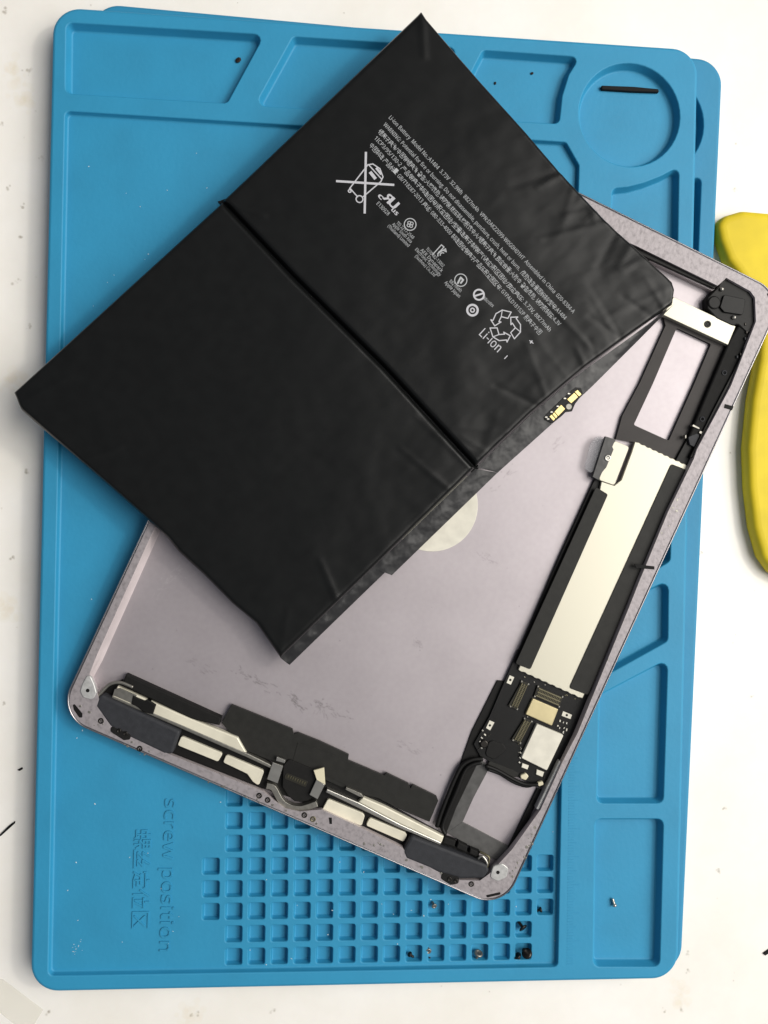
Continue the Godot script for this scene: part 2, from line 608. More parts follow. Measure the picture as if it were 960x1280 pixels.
# ---------------------------------------------------------------- the scene
func _ready() -> void:
	rng.seed = 77
	wrinkle.frequency = 0.03
	wrinkle.fractal_octaves = 3
	wrinkle.seed = 4
	fine.frequency = 0.11
	fine.fractal_octaves = 3
	fine.seed = 9
	var cam := Camera3D.new()
	cam.fov = 63.0
	cam.near = 0.01
	cam.far = 20.0
	# the fitted pose of the phone above the table
	cam.transform = Transform3D(Basis(Vector3(0.99682068, 0.07644869, -0.02245286), Vector3(-0.02253198, 0.00017245, -0.99974611), Vector3(-0.07642541, 0.9970735, 0.00189444)), Vector3(-0.0192343, 0.3061315, 0.0024834))
	add_child(cam)
	cam.current = true
	var env := Environment.new()
	env.background_mode = Environment.BG_COLOR
	env.background_color = Color(0.93, 0.95, 1.0)
	env.background_energy_multiplier = 0.22
	env.tonemap_mode = Environment.TONE_MAPPER_LINEAR
	env.tonemap_exposure = 0.89
	env.sdfgi_enabled = true
	env.ssao_enabled = true
	env.ssil_enabled = true
	var we := WorldEnvironment.new()
	we.environment = env
	add_child(we)
	make_materials()
	ceiling_lamp("ceiling_lamp", "wide white ceiling light panel above the right side of the table", Vector3(1250, 1500, -150), Vector2(1600, 1800), 5.6, Color(1.0, 0.985, 0.96))
	ceiling_lamp("desk_lamp", "small square white lamp high on the right of the table", Vector3(900, 960, -240), Vector2(110, 110), 0.42, Color(1.0, 0.975, 0.93))

	table()
	mats()
	tablet()
	battery()
	yellow_pad()
	screws()
	debris()

func ceiling_lamp(called: String, label: String, at: Vector3, size: Vector2, energy: float, c: Color) -> void:
	var t := thing(called, label, "lamp", at)
	t.look_at_from_position(at * S, Vector3(0, 0, 0), Vector3.FORWARD)   # -z looks at the work
	var st := start()
	var w := size.x / 2.0
	var h := size.y / 2.0
	quad(st, Vector3(-w, -h, 0), Vector3(w, -h, 0), Vector3(w, h, 0), Vector3(-w, h, 0), Vector3.FORWARD)
	var glow := StandardMaterial3D.new()
	glow.albedo_color = Color(0.9, 0.9, 0.9)
	glow.emission_enabled = true
	glow.emission = c
	glow.emission_energy_multiplier = 0.5
	commit("lamp_diffuser", st, glow, t)
	var bx := start()
	for q in [[-w, -h, w, -h], [w, -h, w, h], [w, h, -w, h], [-w, h, -w, -h]]:
		quad(bx, Vector3(q[0], q[1], 0), Vector3(q[2], q[3], 0), Vector3(q[2], q[3], 30), Vector3(q[0], q[1], 30), Vector3(q[0] + q[2], q[1] + q[3], 0))
	quad(bx, Vector3(-w, -h, 30), Vector3(w, -h, 30), Vector3(w, h, 30), Vector3(-w, h, 30), Vector3.BACK)
	commit("lamp_housing", bx, M.label, t)
	var l := AreaLight3D.new()
	l.name = "lamp_light"
	l.area_size = size * S
	l.light_energy = energy
	l.light_color = c
	l.shadow_enabled = true
	l.area_range = 5.0
	l.position = Vector3(0, 0, -0.004)
	t.add_child(l)

func table() -> void:
	var st := start()
	plate(st, rect(Vector2(0, 0), 1400, 1000), -30, 0, 1.5)
	var o := commit("table_surface", st, M.table)
	o.set_meta("kind", "structure")

# ---------------------------------------------------------------- mats
func hollow(st: SurfaceTool, p: PackedVector2Array, y: float, depth: float, draft: float, lip := 0.45) -> void:
	var e := loft(st, p, [[0.0, y], [lip * 0.35, y - lip * 0.1], [lip * 0.75, y - lip * 0.4], [lip, y - lip], [lip + draft, y - depth + 0.5], [lip + draft + 0.2, y - depth + 0.13], [lip + draft + 0.6, y - depth]])
	fill(st, e, y - depth)

func mat_body(root: Node3D, m: Material, holes: Array) -> void:
	var st := start()
	var o := densify(rounded(P("-115,-170 115,-170 115,170 -115,170"), 9.5, 10), 1e6)
	fill(st, inset(o, 0.6), 0.0, false)
	var top := loft(st, o, [[0.6, 0.0], [0.15, 0.3], [0.0, 0.9], [0.0, 3.9], [0.15, 4.55], [0.5, 4.88], [1.1, 5.0]])
	cap(st, top, holes, 5.0)
	commit("rim", st, m, root)

func compartments() -> Array:   # the trays along the top and the right side
	var out := [
		rounded(P("-110.8,-165.1 -41.9,-165.4 -54.7,-139.7 -110.5,-139.8"), 2.6),
		rounded(P("-32.6,-165.4 27.0,-165.3 14.6,-139.4 -45.7,-139.5"), 2.6),
		rounded(P("35.1,-165.0 71.5,-164.8 67.2,-157.5 65.0,-149.9 64.1,-139.4 22.7,-139.3"), 2.4),
		circle(P("89.8,-144.5")[0], 19.2, 44),
		rounded(P("83.5,-117.8 89.8,-118.7 95.7,-120.5 101.9,-123.2 109.1,-127.4 109.4,-58.9 82.9,-54.5"), 2.6),
		rounded(P("83.0,-49.8 109.5,-54.3 109.0,17.7 99.2,23.7 82.7,32.1"), 2.7),
		rounded(P("82.8,36.7 108.5,23.8 108.8,46.9 82.8,61.4"), 2.7),
		rounded(P("82.9,66.3 108.9,52.7 108.4,106.3 82.8,106.2"), 2.7),
		rounded(P("82.3,111.1 108.6,111.2 108.4,165.9 82.9,165.4"), 2.7)]
	return out

func mats() -> void:
	# the lower one: only its outer edge, its round tray and one slot can be seen
	var low := thing("repair_mat", "lower blue silicone mat, skewed, showing beyond the right edge of the upper", "repair mat", Vector3(7.75, 0, -2.4))
	low.rotation.y = -0.025
	var all := compartments()
	var lows := []
	for k in [3, 4]:
		lows.append(densify(ccw(all[k]), 1e6))
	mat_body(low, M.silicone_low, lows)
	for q in lows:
		var st := start()
		hollow(st, q, 5.0, 3.4, 0.75)
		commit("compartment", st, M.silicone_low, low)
	var top := thing("repair_mat", "upper blue silicone repair mat with trays, screw pockets and raised lettering", "repair mat", Vector3(0, 5, 0))
	var holes := []
	for q in all:
		holes.append(densify(ccw(q), 1e6))
	var work := densify(rounded(P("-110.5,-134.5 66.6,-133.7 71.8,-125.3 70.3,95.8 70.5,165.3 7.1,165.2 -109.4,164.9 -109.8,76.2 -110.0,4.5"), 2.2), 1e6)
	mat_body(top, M.silicone, holes + [work])
	for i in holes.size():
		var st := start()
		hollow(st, holes[i], 5.0, 3.5, 0.75)
		commit("compartment", st, M.silicone, top)
	# the work area: a shallow tray whose floor carries the screw pockets
	var st := start()
	var inner := loft(st, work, [[0.0, 5.0], [0.16, 4.96], [0.35, 4.82], [0.45, 4.5], [0.6, 3.2], [0.8, 2.93], [1.15, 2.8]])
	var squares := []
	for row in 8:
		for col in range(-1, 15):
			if (col == -1 or col == 14) and (row < 2 or row > 4):
				continue
			var z := 160.2 - row * 8.0
			squares.append(Vector2(-46.3 + col * 8.0 + (z - 150.0) * 0.02, z))
	var pit := densify(rounded(rect(Vector2.ZERO, 6.5, 6.5), 1.1, 3), 1e6)
	var rings := []
	for c: Vector2 in squares:
		var r := PackedVector2Array()
		for q in pit:
			r.append(q + c)
		rings.append(r)
	cap(st, inner, rings, 2.8)
	commit("work_area", st, M.silicone, top)
	var first: MeshInstance3D = null
	for c: Vector2 in squares:
		if first == null:
			var s := start()
			var e := loft(s, pit, [[0.0, 2.8], [0.14, 2.77], [0.3, 2.65], [0.38, 2.4], [0.58, 0.6], [0.75, 0.38], [0.98, 0.28]])
			fill(s, e, 0.28)
			first = commit("screw_pocket", s, M.silicone, top)
			first.position = at3(c, 0) * S
		else:
			share("screw_pocket", first, at3(c, 0), top)
	# raised lettering, read with the head tilted to the right
	var f := Flat.new()
	write(f, "screw position")
	emboss("raised_lettering", f, P("-72.6,104.2 -73.4,157.7"), 2.8, 3.15, 0.74, top)
	var g := Flat.new()
	write(g, "螺丝定位区")
	emboss("raised_lettering", g, P("-82.0,115.0 -82.1,149.5"), 2.8, 3.15, 0.86, top)
	# ruler between the work area and the right-hand trays
	var ru := start()
	var a := P("70.9,84.3 71.8,163.8")
	for k in 79:
		var c := a[0].lerp(a[1], k / 78.0)
		var l := 4.6 if k % 10 == 0 else (3.4 if k % 5 == 0 else 2.3)
		plate(ru, rect(c + Vector2(1.6 + l / 2.0, 0), l, 0.28), 4.99, 5.1, 0.05)
	var o := commit("ruler_ticks", ru, M.silicone, top)
	o.set_meta("kind", "stuff")

func emboss(called: String, f: Flat, ends: PackedVector2Array, y0: float, y1: float, tall: float, parent: Node) -> void:   # letters with sides
	var lo := 1e9
	var hi := -1e9
	for q in f.v:
		lo = minf(lo, q.x)
		hi = maxf(hi, q.x)
	var along := (ends[1] - ends[0]) / (hi - lo)
	var up := along.orthogonal()
	if up.x < 0.0:
		up = -up
	up *= tall
	var st := start()
	for k in range(0, f.v.size(), 3):
		var q := []
		for j in 3:
			q.append(ends[0] + along * (f.v[k + j].x - lo) + up * f.v[k + j].y)
		var t: float = y1 + 0.01 * ((k / 6) % 6)
		tri(st, at3(q[0], t), at3(q[1], t), at3(q[2], t), Vector3.UP)
		var c: Vector2 = (q[0] + q[1] + q[2]) / 3.0
		for j in 3:
			var a: Vector2 = q[j]
			var b: Vector2 = q[(j + 1) % 3]
			var out := (a + b) / 2.0 - c
			quad(st, at3(a, y0), at3(b, y0), at3(b, y1), at3(a, y1), at3(out, 0))
	commit(called, st, M.silicone, parent)

# ---------------------------------------------------------------- tablet
func lying(o: Node3D) -> void:   # the tilted plane of the tablet's flange
	o.transform = Transform3D(Basis(Vector3(0.9171945, 0.00999983, 0.39831426), Vector3(-0.01872823, 0.99966206, 0.01802843), Vector3(-0.39799937, -0.0239953, 0.91707182)).orthonormalized(), Vector3(-0.10715, 0.014, 0.07396))

func small_screw(parent: Node, at: Vector2, y: float, r: float, m: Material) -> void:
	var st := start()
	lathe(st, [[r, y - 0.5], [r, y - 0.12], [r * 0.85, y], [r * 0.5, y], [r * 0.42, y - 0.25], [0.0, y - 0.25]], 14, Transform3D(Basis.IDENTITY, at3(at, 0)))
	for k in 2:
		plate(st, rect(at, r * 0.95, r * 0.22, 0.5 + k * PI / 2), y - 0.2, y - 0.08 + k * 0.01, 0.02)
	commit("screw", st, m, parent)

func tablet() -> void:
	var t := thing("tablet_shell", "opened grey tablet housing with circuit board and speakers, screen removed", "tablet")
	lying(t)
	var outline := densify(rounded(P("0,0 169.5,0 169.5,-240 0,-240"), 10.8, 14), 1e6)
	# rear shell
	var st := start()
	loft(st, outline, [[8.5, -6.1], [5.0, -5.9], [2.4, -5.0], [0.9, -3.4], [0.2, -1.6], [0.0, -0.75]])
	fill(st, inset(outline, 8.5), -6.1, false)
	commit("rear_shell", st, M.back, t)
	st = start()
	var ring := loft(st, outline, [[0.0, -0.75], [0.05, -0.4], [0.22, -0.22], [0.5, -0.2], [0.56, -0.6], [0.86, -0.6], [0.9, -0.1], [1.02, 0.0]])
	commit("polished_edge", st, M.edge, t)
	# the flange with the big opening; opening and floor share their corners
	var cut := P("3.3,-68.8 3.7,-24.8 4.1,-17.8 9.5,-12.4 14.6,-6.6 17.9,-5.7 23.5,-3.9 40.3,-3.5 74.6,-4.7 79.4,-3.4 84.1,-2.4 89.2,-3.3 92.8,-5.3 96.0,-7.0 112.7,-6.7 127.4,-6.0 131.0,-4.5 143.3,-3.3 150.6,-3.7 157.4,-6.4 159.5,-10.0 163.2,-20.9 166.6,-37.9 166.6,-56.8 167.2,-67.9 165.2,-115.4 164.6,-126.1 163.6,-152.1 164.1,-172.9 163.7,-176.4 165.3,-202.2 163.8,-226.5 159.9,-234.0 157.4,-235.3 147.5,-235.8 145.8,-231.9 113.4,-231.8 81.3,-230.2 4.7,-229.9")
	var base := P("4.7,-67.7 5.4,-22.1 5.0,-15.8 9.7,-11.2 14.6,-5.8 17.6,-4.6 22.9,-2.7 39.7,-2.5 74.8,-3.8 79.8,-2.2 84.6,-1.2 89.5,-2.1 92.9,-4.1 96.3,-6.1 113.2,-5.9 128.1,-5.6 131.7,-4.0 144.2,-2.8 151.5,-3.5 158.5,-6.2 159.8,-8.9 163.3,-19.2 167.0,-36.0 167.0,-55.2 167.1,-66.6 164.7,-114.5 163.9,-125.2 163.1,-151.7 163.5,-172.9 163.1,-176.5 164.8,-202.7 163.3,-227.4 159.8,-233.4 157.5,-234.8 149.2,-235.9 146.8,-232.5 114.3,-232.3 82.2,-231.2 6.2,-230.7")
	var hole := cut
	var flo := base
	if area(hole) < 0.0:
		hole.reverse()
		flo.reverse()
	st = start()
	cap(st, ring, [densify(hole, 1e6)], 0.0)
	commit("flange", st, M.flange, t)
	st = start()
	st.set_smooth_group(-1)
	for i in hole.size():
		var j := (i + 1) % hole.size()
		var m := (flo[i] + flo[j]) / 2.0 - (hole[i] + hole[j]) / 2.0
		var q0 := hole[i].lerp(flo[i], 0.5)
		var q1 := hole[j].lerp(flo[j], 0.5)
		quad(st, at3(hole[i], 0), at3(hole[j], 0), at3(q1, -3.3), at3(q0, -3.3), at3(m, 1))
		quad(st, at3(q0, -3.3), at3(q1, -3.3), at3(flo[j], -5), at3(flo[i], -5), at3(m, 1))
	commit("inner_wall", st, M.wall, t)
	st = start()
	fill(st, flo, -5.0)
	commit("inner_floor", st, M.floor, t)
	# cream disc in the middle of the back, half under the battery
	var disc := start()
	plate(disc, circle(P("87.1,-119.2")[0], 16.3, 56), -5.0, -4.8, 0.08)
	commit("cream_disc", disc, M.label, t)
	slab("black_strip", P("103.2,-232.7 119.1,-232.6 146.1,-232.9 145.7,-231.0 118.9,-230.3 102.9,-230.0"), -5.0, -1.2, M.black, t)
	slab("lip", P("120.6,-230.8 146.3,-231.5 145.8,-230.5 120.5,-230.2"), -5.0, -2.6, M.wall, t)
	board(t)
	lower_end(t)
	camera_corner(t)
	# slots and glue in the flange
	for s in ["3.4,-5.8 3.9,-6.3 7.6,-4.4 8.2,-3.1 7.2,-2.7 4.4,-4.4", "161.4,-2.5 165.7,-5.6 166.3,-4.9 162.3,-2.0", "162.3,-237.9 164.8,-236.6 166.6,-235.0 164.7,-235.6"]:
		slab("flange_slot", rounded(P(s), 0.4), -0.4, 0.05, M.rubber_black, t, 0.04)
	for s in ["160.4,-130.4 167.3,-132.6 167.8,-131.6 161.5,-129.3", "166.0,-195.3 169.2,-195.9 169.3,-194.4 166.3,-193.9", "99.4,-5.5 100.4,-5.9 101.4,-3.9 100.6,-3.6"]:
		slab("glue_scrap", P(s), -0.3, 0.12, M.rubber_black, t, 0.05)
	# blobs of old glue along the bottom flange
	var glue := start()
	var path := P("5.5,-7.0 16.3,-2.8 32.0,-0.8 50.1,-0.3 68.0,-0.6 103.8,-1.9 121.5,-3.5 140.6,-2.5 167.2,-12.4 167.9,-21.1 167.9,-29.8 165.7,-137.4 166.2,-148.6 165.1,-159.0")
	for k in 70:
		var i := rng.randi() % (path.size() - 1)
		var c := path[i].lerp(path[i + 1], rng.randf()) + Vector2(rng.randfn(0, 0.7), rng.randfn(0, 0.7))
		if Geometry2D.is_point_in_polygon(c, hole):
			continue
		var r := rng.randf_range(0.12, 0.5)
		var blob := PackedVector2Array()
		for a in 7:
			blob.append(c + Vector2.from_angle(TAU * a / 7) * r * rng.randf_range(0.6, 1.4))
		plate(glue, blob, -0.02, 0.08, 0.04)
	var go := commit("glue_residue", glue, M.steel_dull, t)
	go.set_meta("kind", "stuff")

func connector(parent: Node, s: String) -> void:
	var p := ccw(P(s))
	var o := slab("board_connector", rounded(p, 0.3), -3.5, -2.7, M.connector_dark, parent, 0.1)
	var a := p[0]
	var b := p[1]
	var d := p[3]
	if a.distance_to(b) < a.distance_to(d):
		a = p[1]
		b = p[2]
		d = p[0]
	for e in [a.lerp(b, 0.03), a.lerp(b, 0.97), d + (b - a) * 0.03, d + (b - a) * 0.97]:
		slab("solder_tab", rect(e, 0.55, 0.55, (b - a).angle()), -3.5, -2.55, M.steel_dull, o, 0.08)
	# a runs along the long side to b; three rails and two rows of contacts
	for r in [0.14, 0.5, 0.86]:
		var rail := PackedVector2Array([a.lerp(b, 0.06) + (d - a) * (r - 0.06), a.lerp(b, 0.94) + (d - a) * (r - 0.06), a.lerp(b, 0.94) + (d - a) * (r + 0.06), a.lerp(b, 0.06) + (d - a) * (r + 0.06)])
		slab("rail", rail, -2.75, -2.4, M.contact, o, 0.06)
	var pins := start()
	for k in 14:
		for r in [0.32, 0.68]:
			var c: Vector2 = a.lerp(b, 0.12 + 0.76 * k / 13.0) + (d - a) * r
			plate(pins, rect(c, 0.22, 0.75, (b - a).angle()), -2.75, -2.55, 0.04)
	var po := commit("contacts", pins, M.contact, o)
	po.set_meta("kind", "stuff")

func fiducial(parent: Node, s: String) -> void:
	var p := P(s)
	var c := (p[0] + p[2]) / 2.0
	var o := framed("mounting_pad", p, [circle(c, 0.45, 12)], -3.5, -3.35, M.label, parent)
	slab("hole", circle(c, 0.45, 12), -3.52, -3.45, M.rubber_black, o, 0.02)

func board(t: Node3D) -> void:
	slab("logic_board", P("136.4,-85.6 149.7,-85.9 166.3,-84.6 167.4,-78.2 167.8,-68.9 167.2,-55.2 164.7,-44.0 153.2,-44.3 139.9,-45.6 136.0,-48.6 137.0,-59.9 136.7,-70.1"), -4.6, -3.5, M.board, t)
	# long carrier below the shield with its dark edge
	slab("board_carrier", P("136.0,-153.1 139.1,-152.0 140.5,-79.4 136.9,-79.7 135.9,-122.0 135.8,-150.8"), -5.0, -3.6, M.black, t)
	slab("side_gap", P("164.5,-169.4 166.3,-173.1 165.2,-152.1 165.6,-127.1 166.7,-116.6 167.1,-78.0 167.6,-69.5 166.9,-55.9 163.6,-56.1 166.4,-81.5 164.4,-143.5"), -4.9, -3.7, M.black, t)
	# the big shield with toothed ends
	var sh := PackedVector2Array()
	for leg in [["143.0,-170.0 163.5,-170.2", 9], ["164.4,-79.4 139.1,-79.3", 9]]:
		var e := P(leg[0])
		var side := (e[1] - e[0]).normalized().orthogonal()
		for k in leg[1] * 4 + 1:
			var on: bool = (k / 2) % 2 == 1
			sh.append(e[0].lerp(e[1], k / float(leg[1] * 4)) + side * (0.22 if on else 0.0))
		if leg[1] == 9 and sh.size() < 40:
			sh.append_array(P("164.3,-169.0"))
	sh.append_array(P("138.7,-149.3 138.0,-152.1 142.8,-152.7 144.3,-155.6 143.5,-166.2"))
	slab("board_shield", sh, -3.5, -2.2, M.shield, t, 0.15)
	slab("shield_pad", rounded(P("136.9,-149.5 142.0,-148.9 142.9,-81.1 137.1,-80.8"), 0.7), -2.2, -1.9, M.tape, t)
	slab("shield_pad", rounded(P("158.1,-168.4 164.3,-168.8 164.2,-146.6 164.1,-131.0 165.7,-81.3 158.3,-80.8"), 0.9), -2.2, -1.9, M.tape, t)
	# clip beside the shield, with its clear pull tab
	slab("clip_plate", rounded(P("135.9,-167.2 141.8,-167.4 142.7,-152.7 136.6,-152.1"), 0.9), -3.4, -1.8, M.shield, t, 0.2)
	slab("clip_tape", P("132.4,-167.1 136.3,-167.6 136.0,-164.9 137.0,-164.1 137.3,-157.3 136.7,-155.2 136.6,-152.0 134.2,-152.2"), -3.4, -1.65, M.tape_grey, t)
	slab("pull_tab", rounded(P("129.4,-165.9 132.8,-166.9 134.1,-153.1 130.4,-153.6 128.7,-162.1"), 1.8), -2.8, -2.5, M.clear_film, t, 0.08)
	small_screw(t, P("136.3,-160.5")[0], -1.35, 1.15, M.steel)
	connector(t, "142.1,-76.2 144.7,-76.3 144.8,-66.0 141.3,-66.0")
	connector(t, "147.9,-76.7 158.1,-76.9 158.3,-73.1 148.3,-73.0")
	connector(t, "148.6,-64.6 151.4,-64.7 150.9,-55.5 147.4,-55.5")
	slab("shield_can", rounded(P("148.1,-72.1 158.2,-72.3 158.6,-66.0 148.1,-65.9"), 0.4), -3.5, -2.3, M.shield_gold, t, 0.25)
	slab("radio_module", rounded(P("153.2,-64.5 163.7,-64.8 163.5,-50.9 153.2,-51.3"), 0.5), -3.5, -1.9, M.label, t, 0.2)
	fiducial(t, "137.4,-76.1 139.2,-76.1 139.2,-73.2 137.5,-73.2")
	fiducial(t, "160.4,-72.3 163.9,-72.4 164.0,-70.8 160.6,-70.6")
	fiducial(t, "137.6,-58.6 139.5,-58.6 139.3,-55.4 137.6,-55.6")
	# tiny chip parts
	var spots := P("160.8,-68.7 162.1,-68.7 163.3,-68.9 160.8,-66.8 161.7,-66.3 163.2,-67.0 164.3,-66.8 163.6,-65.5 136.8,-54.3 138.2,-53.3 137.6,-51.8 137.7,-50.3 152.7,-52.6 153.2,-50.9 153.7,-49.3 138.8,-49.9 139.1,-48.5")
	for i in spots.size():
		slab("tiny_capacitor", rect(spots[i], rng.randf_range(0.5, 1.0), 0.45, 1.3 if i < 8 else 0.3), -3.5, -3.1, M.steel if i % 3 else M.label, t, 0.05)
	for k in 46:   # the finest parts along the edges of the board
		var lane := P(["139.5,-77.7 163.6,-77.8", "139.4,-54.8 138.7,-46.7", "150.9,-55.2 154.9,-50.7", "162.3,-69.7 165.1,-56.8", "149.8,-67.9 149.5,-60.2", "160.5,-47.6 166.1,-47.8"][k % 6])
		var c := lane[0].lerp(lane[1], rng.randf()) + Vector2(rng.randfn(0, 0.35), rng.randfn(0, 0.35))
		slab("tiny_chip", rect(c, rng.randf_range(0.25, 0.6), rng.randf_range(0.2, 0.4), 0.42 + PI / 2 * (k % 2)), -3.52, -3.25, [M.steel_dull, M.connector_dark, M.contact, M.screw_dark][k % 4], t, 0.04)
	slab("coil", circle(P("139.2,-50.2")[0], 1.5, 14), -3.5, -2.6, M.screw_dark, t, 0.4)
	slab("black_patch", rounded(P("140.4,-52.3 145.5,-53.0 147.8,-51.5 145.0,-46.5 141.2,-46.7"), 1.5), -3.5, -3.1, M.black, t, 0.2)
	# antenna plugs
	for s in [["154.7,-49.5 157.2,-49.7 157.3,-48.2 155.0,-48.1", "157.1,-47.0 158.6,-46.4 158.2,-44.6 156.3,-44.5 155.6,-45.4"], ["160.4,-49.6 163.2,-49.8 163.4,-48.0 160.9,-47.9", "162.2,-45.5 163.8,-46.8 164.9,-45.8 163.3,-44.4"]]:
		slab("antenna_socket", P(s[0]), -3.5, -2.9, M.label, t)
		slab("antenna_plug", rounded(P(s[1]), 0.5), -3.4, -2.2, M.ivory, t, 0.3)
	# black tape frame round the bare window below the board
	slab("window_tape", P("140.4,-44.8 145.0,-43.0 144.3,-30.9 144.4,-21.2 144.2,-18.9 140.6,-15.8 140.0,-25.2"), -5.0, -4.3, M.tape_grey, t)
	slab("window_tape", P("140.8,-15.9 144.2,-21.5 149.4,-21.2 164.9,-20.1 165.6,-13.8 154.6,-14.1"), -4.9, -4.2, M.tape_grey, t)
	slab("curved_tape", rounded(P("143.4,-45.4 152.4,-45.9 155.7,-45.5 154.9,-43.9 149.2,-42.6 143.9,-43.7"), 1.0), -4.5, -3.3, M.tape, t)
	slab("side_tape", P("163.8,-43.5 165.8,-43.4 165.7,-18.9 163.1,-19.0"), -4.9, -4.0, M.black, t)
	slab("metal_rod", P("165.8,-56.0 167.1,-55.9 166.9,-38.7 166.4,-37.0 165.4,-37.2"), -4.5, -1.0, M.bracket, t, 0.3)
	# cables
	slab("cable_trough", P("134.4,-72.5 137.1,-73.4 137.2,-56.9 140.8,-45.0 141.0,-25.7 141.1,-15.8 136.0,-16.7 135.6,-31.2 133.7,-52.2"), -5.0, -4.35, M.black_matt, t)
	wire("antenna_cable", "141.2,-45.2 137.7,-43.3 135.3,-39.7 135.0,-32.8 135.6,-22.1 136.3,-16.6", [-3.2], 0.75, M.black, t)
	wire("antenna_cable", "141.2,-43.9 138.4,-41.7 137.0,-38.6 137.3,-30.7 137.5,-22.1 138.1,-17.4 140.2,-15.5", [-3.0], 0.75, M.black, t)
	wire("antenna_cable", "143.0,-43.4 147.6,-43.6 153.6,-43.1 158.6,-43.2 162.9,-45.0", [-3.0, -3.0, -2.8, -2.7, -2.4], 0.7, M.black, t)
	wire("antenna_cable", "144.4,-42.5 149.3,-42.8 154.7,-42.1 159.5,-42.6 161.9,-44.3", [-3.3], 0.6, M.black, t)

func lower_end(t: Node3D) -> void:
	# dark carrier behind everything along the bottom
	slab("lower_carrier", P("9.7,-13.4 14.3,-19.1 40.9,-16.3 60.2,-16.5 73.9,-13.4 92.9,-15.5 112.3,-17.2 140.3,-14.9 159.2,-12.4 160.6,-8.0 151.3,-3.4 131.7,-3.6 113.1,-6.1 96.3,-6.2 75.0,-4.3 39.7,-2.9 17.3,-4.6"), -5.0, -3.7, M.black, t)
	slab("foam_strip", P("15.1,-22.0 51.1,-21.6 51.5,-18.8 42.1,-17.0 15.3,-18.1"), -5.0, -1.8, M.black_matt, t, 0.5)
	slab("black_flex", P("52.3,-26.9 75.3,-27.6 76.3,-26.2 77.5,-27.3 85.8,-27.6 97.0,-27.4 97.6,-25.5 111.4,-25.7 111.8,-26.9 120.6,-26.6 121.9,-25.3 122.0,-26.9 131.6,-26.5 132.8,-25.3 133.1,-17.2 121.6,-17.1 112.7,-17.6 103.5,-16.0 93.6,-16.0 85.3,-15.4 75.0,-14.6 63.2,-14.3 51.9,-19.7"), -4.2, -2.9, M.tape, t, 0.1)
	slab("black_flex", P("78.9,-24.1 87.6,-25.1 98.7,-25.1 108.6,-25.1 109.4,-18.7 101.7,-17.2 91.9,-17.8 80.0,-17.5"), -2.9, -2.75, M.tape, t, 0.05)
	# bright rods
	var rod := slab("antenna_bar", P("14.3,-17.2 40.6,-17.1 59.1,-17.7 61.4,-16.0 64.0,-14.1 61.4,-13.3 41.5,-13.3 14.1,-13.2"), -4.0, -1.5, M.antenna, t, 0.4)
	slab("bar_end", P("13.8,-15.9 15.3,-17.1 21.5,-17.1 21.8,-13.9 14.1,-13.8"), -1.6, -1.3, M.steel_dull, rod, 0.1)
	slab("groove", P("13.9,-13.6 41.2,-14.0 64.7,-14.1 74.2,-13.7 74.2,-12.5 65.0,-12.7 41.2,-12.7 14.1,-12.6"), -3.8, -1.35, M.steel_dull, rod, 0.3)
	var rod2 := slab("antenna_bar", P("107.7,-16.2 115.7,-16.3 139.6,-15.0 139.8,-12.6 123.5,-12.9 106.9,-14.0"), -4.0, -1.5, M.antenna, t, 0.4)
	slab("groove", P("94.9,-13.9 106.9,-14.0 123.5,-12.9 139.7,-12.8 139.6,-11.7 123.2,-11.5 107.1,-12.2 94.9,-12.6"), -3.8, -1.3, M.steel, rod2, 0.3)
	slab("bracket_end", P("100.8,-17.1 106.3,-17.2 107.9,-16.4 106.3,-15.9 100.9,-16.2"), -3.6, -1.4, M.steel_dull, t)
	slab("antenna_clip", P("20.4,-16.6 22.2,-16.5 24.8,-16.6 25.4,-17.3 28.9,-16.9 29.3,-13.4 25.9,-12.8 23.5,-13.6 21.1,-13.7"), -3.6, -0.9, M.black, t, 0.3)
	# bright plates in their dark wells
	for s in ["41.2,-10.1 55.9,-10.3 56.7,-9.9 56.4,-7.0 41.3,-6.6", "58.0,-10.4 71.6,-10.6 72.4,-10.1 72.8,-5.0 70.3,-5.5 68.4,-6.6 67.4,-7.2 58.1,-7.5", "96.8,-10.5 109.9,-10.8 111.1,-10.2 111.6,-6.5 105.2,-6.3 99.8,-6.1 96.5,-5.4", "113.0,-10.3 126.5,-10.6 127.7,-9.9 127.5,-7.3 112.9,-7.3"]:
		slab("antenna_plate", rounded(P(s), 0.7), -3.7, -2.4, M.antenna, t, 0.15)
	speaker(t, "10.1,-11.7 10.9,-13.0 40.4,-12.2 40.5,-10.1 41.1,-4.2 38.7,-2.8 26.3,-3.2 20.4,-3.3 17.7,-4.1 10.5,-8.4", "18.1,-4.5 20.2,-4.5 25.5,-4.5 26.0,-2.8 24.1,-1.7 18.7,-2.6")
	speaker(t, "128.5,-11.2 157.8,-12.5 159.0,-10.6 158.2,-7.7 150.5,-4.1 143.6,-3.3 130.1,-3.0 128.0,-4.9", "143.7,-3.7 150.2,-4.7 150.8,-2.5 148.5,-0.9 144.4,-1.6")
	# charging socket, with its U-shaped bracket and tapes
	slab("charging_socket", rounded(P("77.6,-14.9 78.4,-17.8 91.7,-18.1 92.5,-13.2 92.0,-9.6 90.6,-7.2 88.8,-5.8 86.4,-5.1 83.6,-5.9 80.5,-7.9"), 0.8), -4.2, -2.2, M.black_matt, t, 0.25)
	var slot := slab("socket_slot", rounded(P("79.6,-13.1 87.8,-13.4 87.9,-11.2 79.7,-11.0"), 0.5), -2.3, -2.0, M.connector_dark, t, 0.08)
	var ends := P("80.8,-12.3 87.0,-12.4")
	for k in 8:
		slab("pin", rect(ends[0].lerp(ends[1], k / 7.0), 0.3, 0.9, (ends[1] - ends[0]).angle()), -2.05, -1.9, M.contact, slot, 0.04)
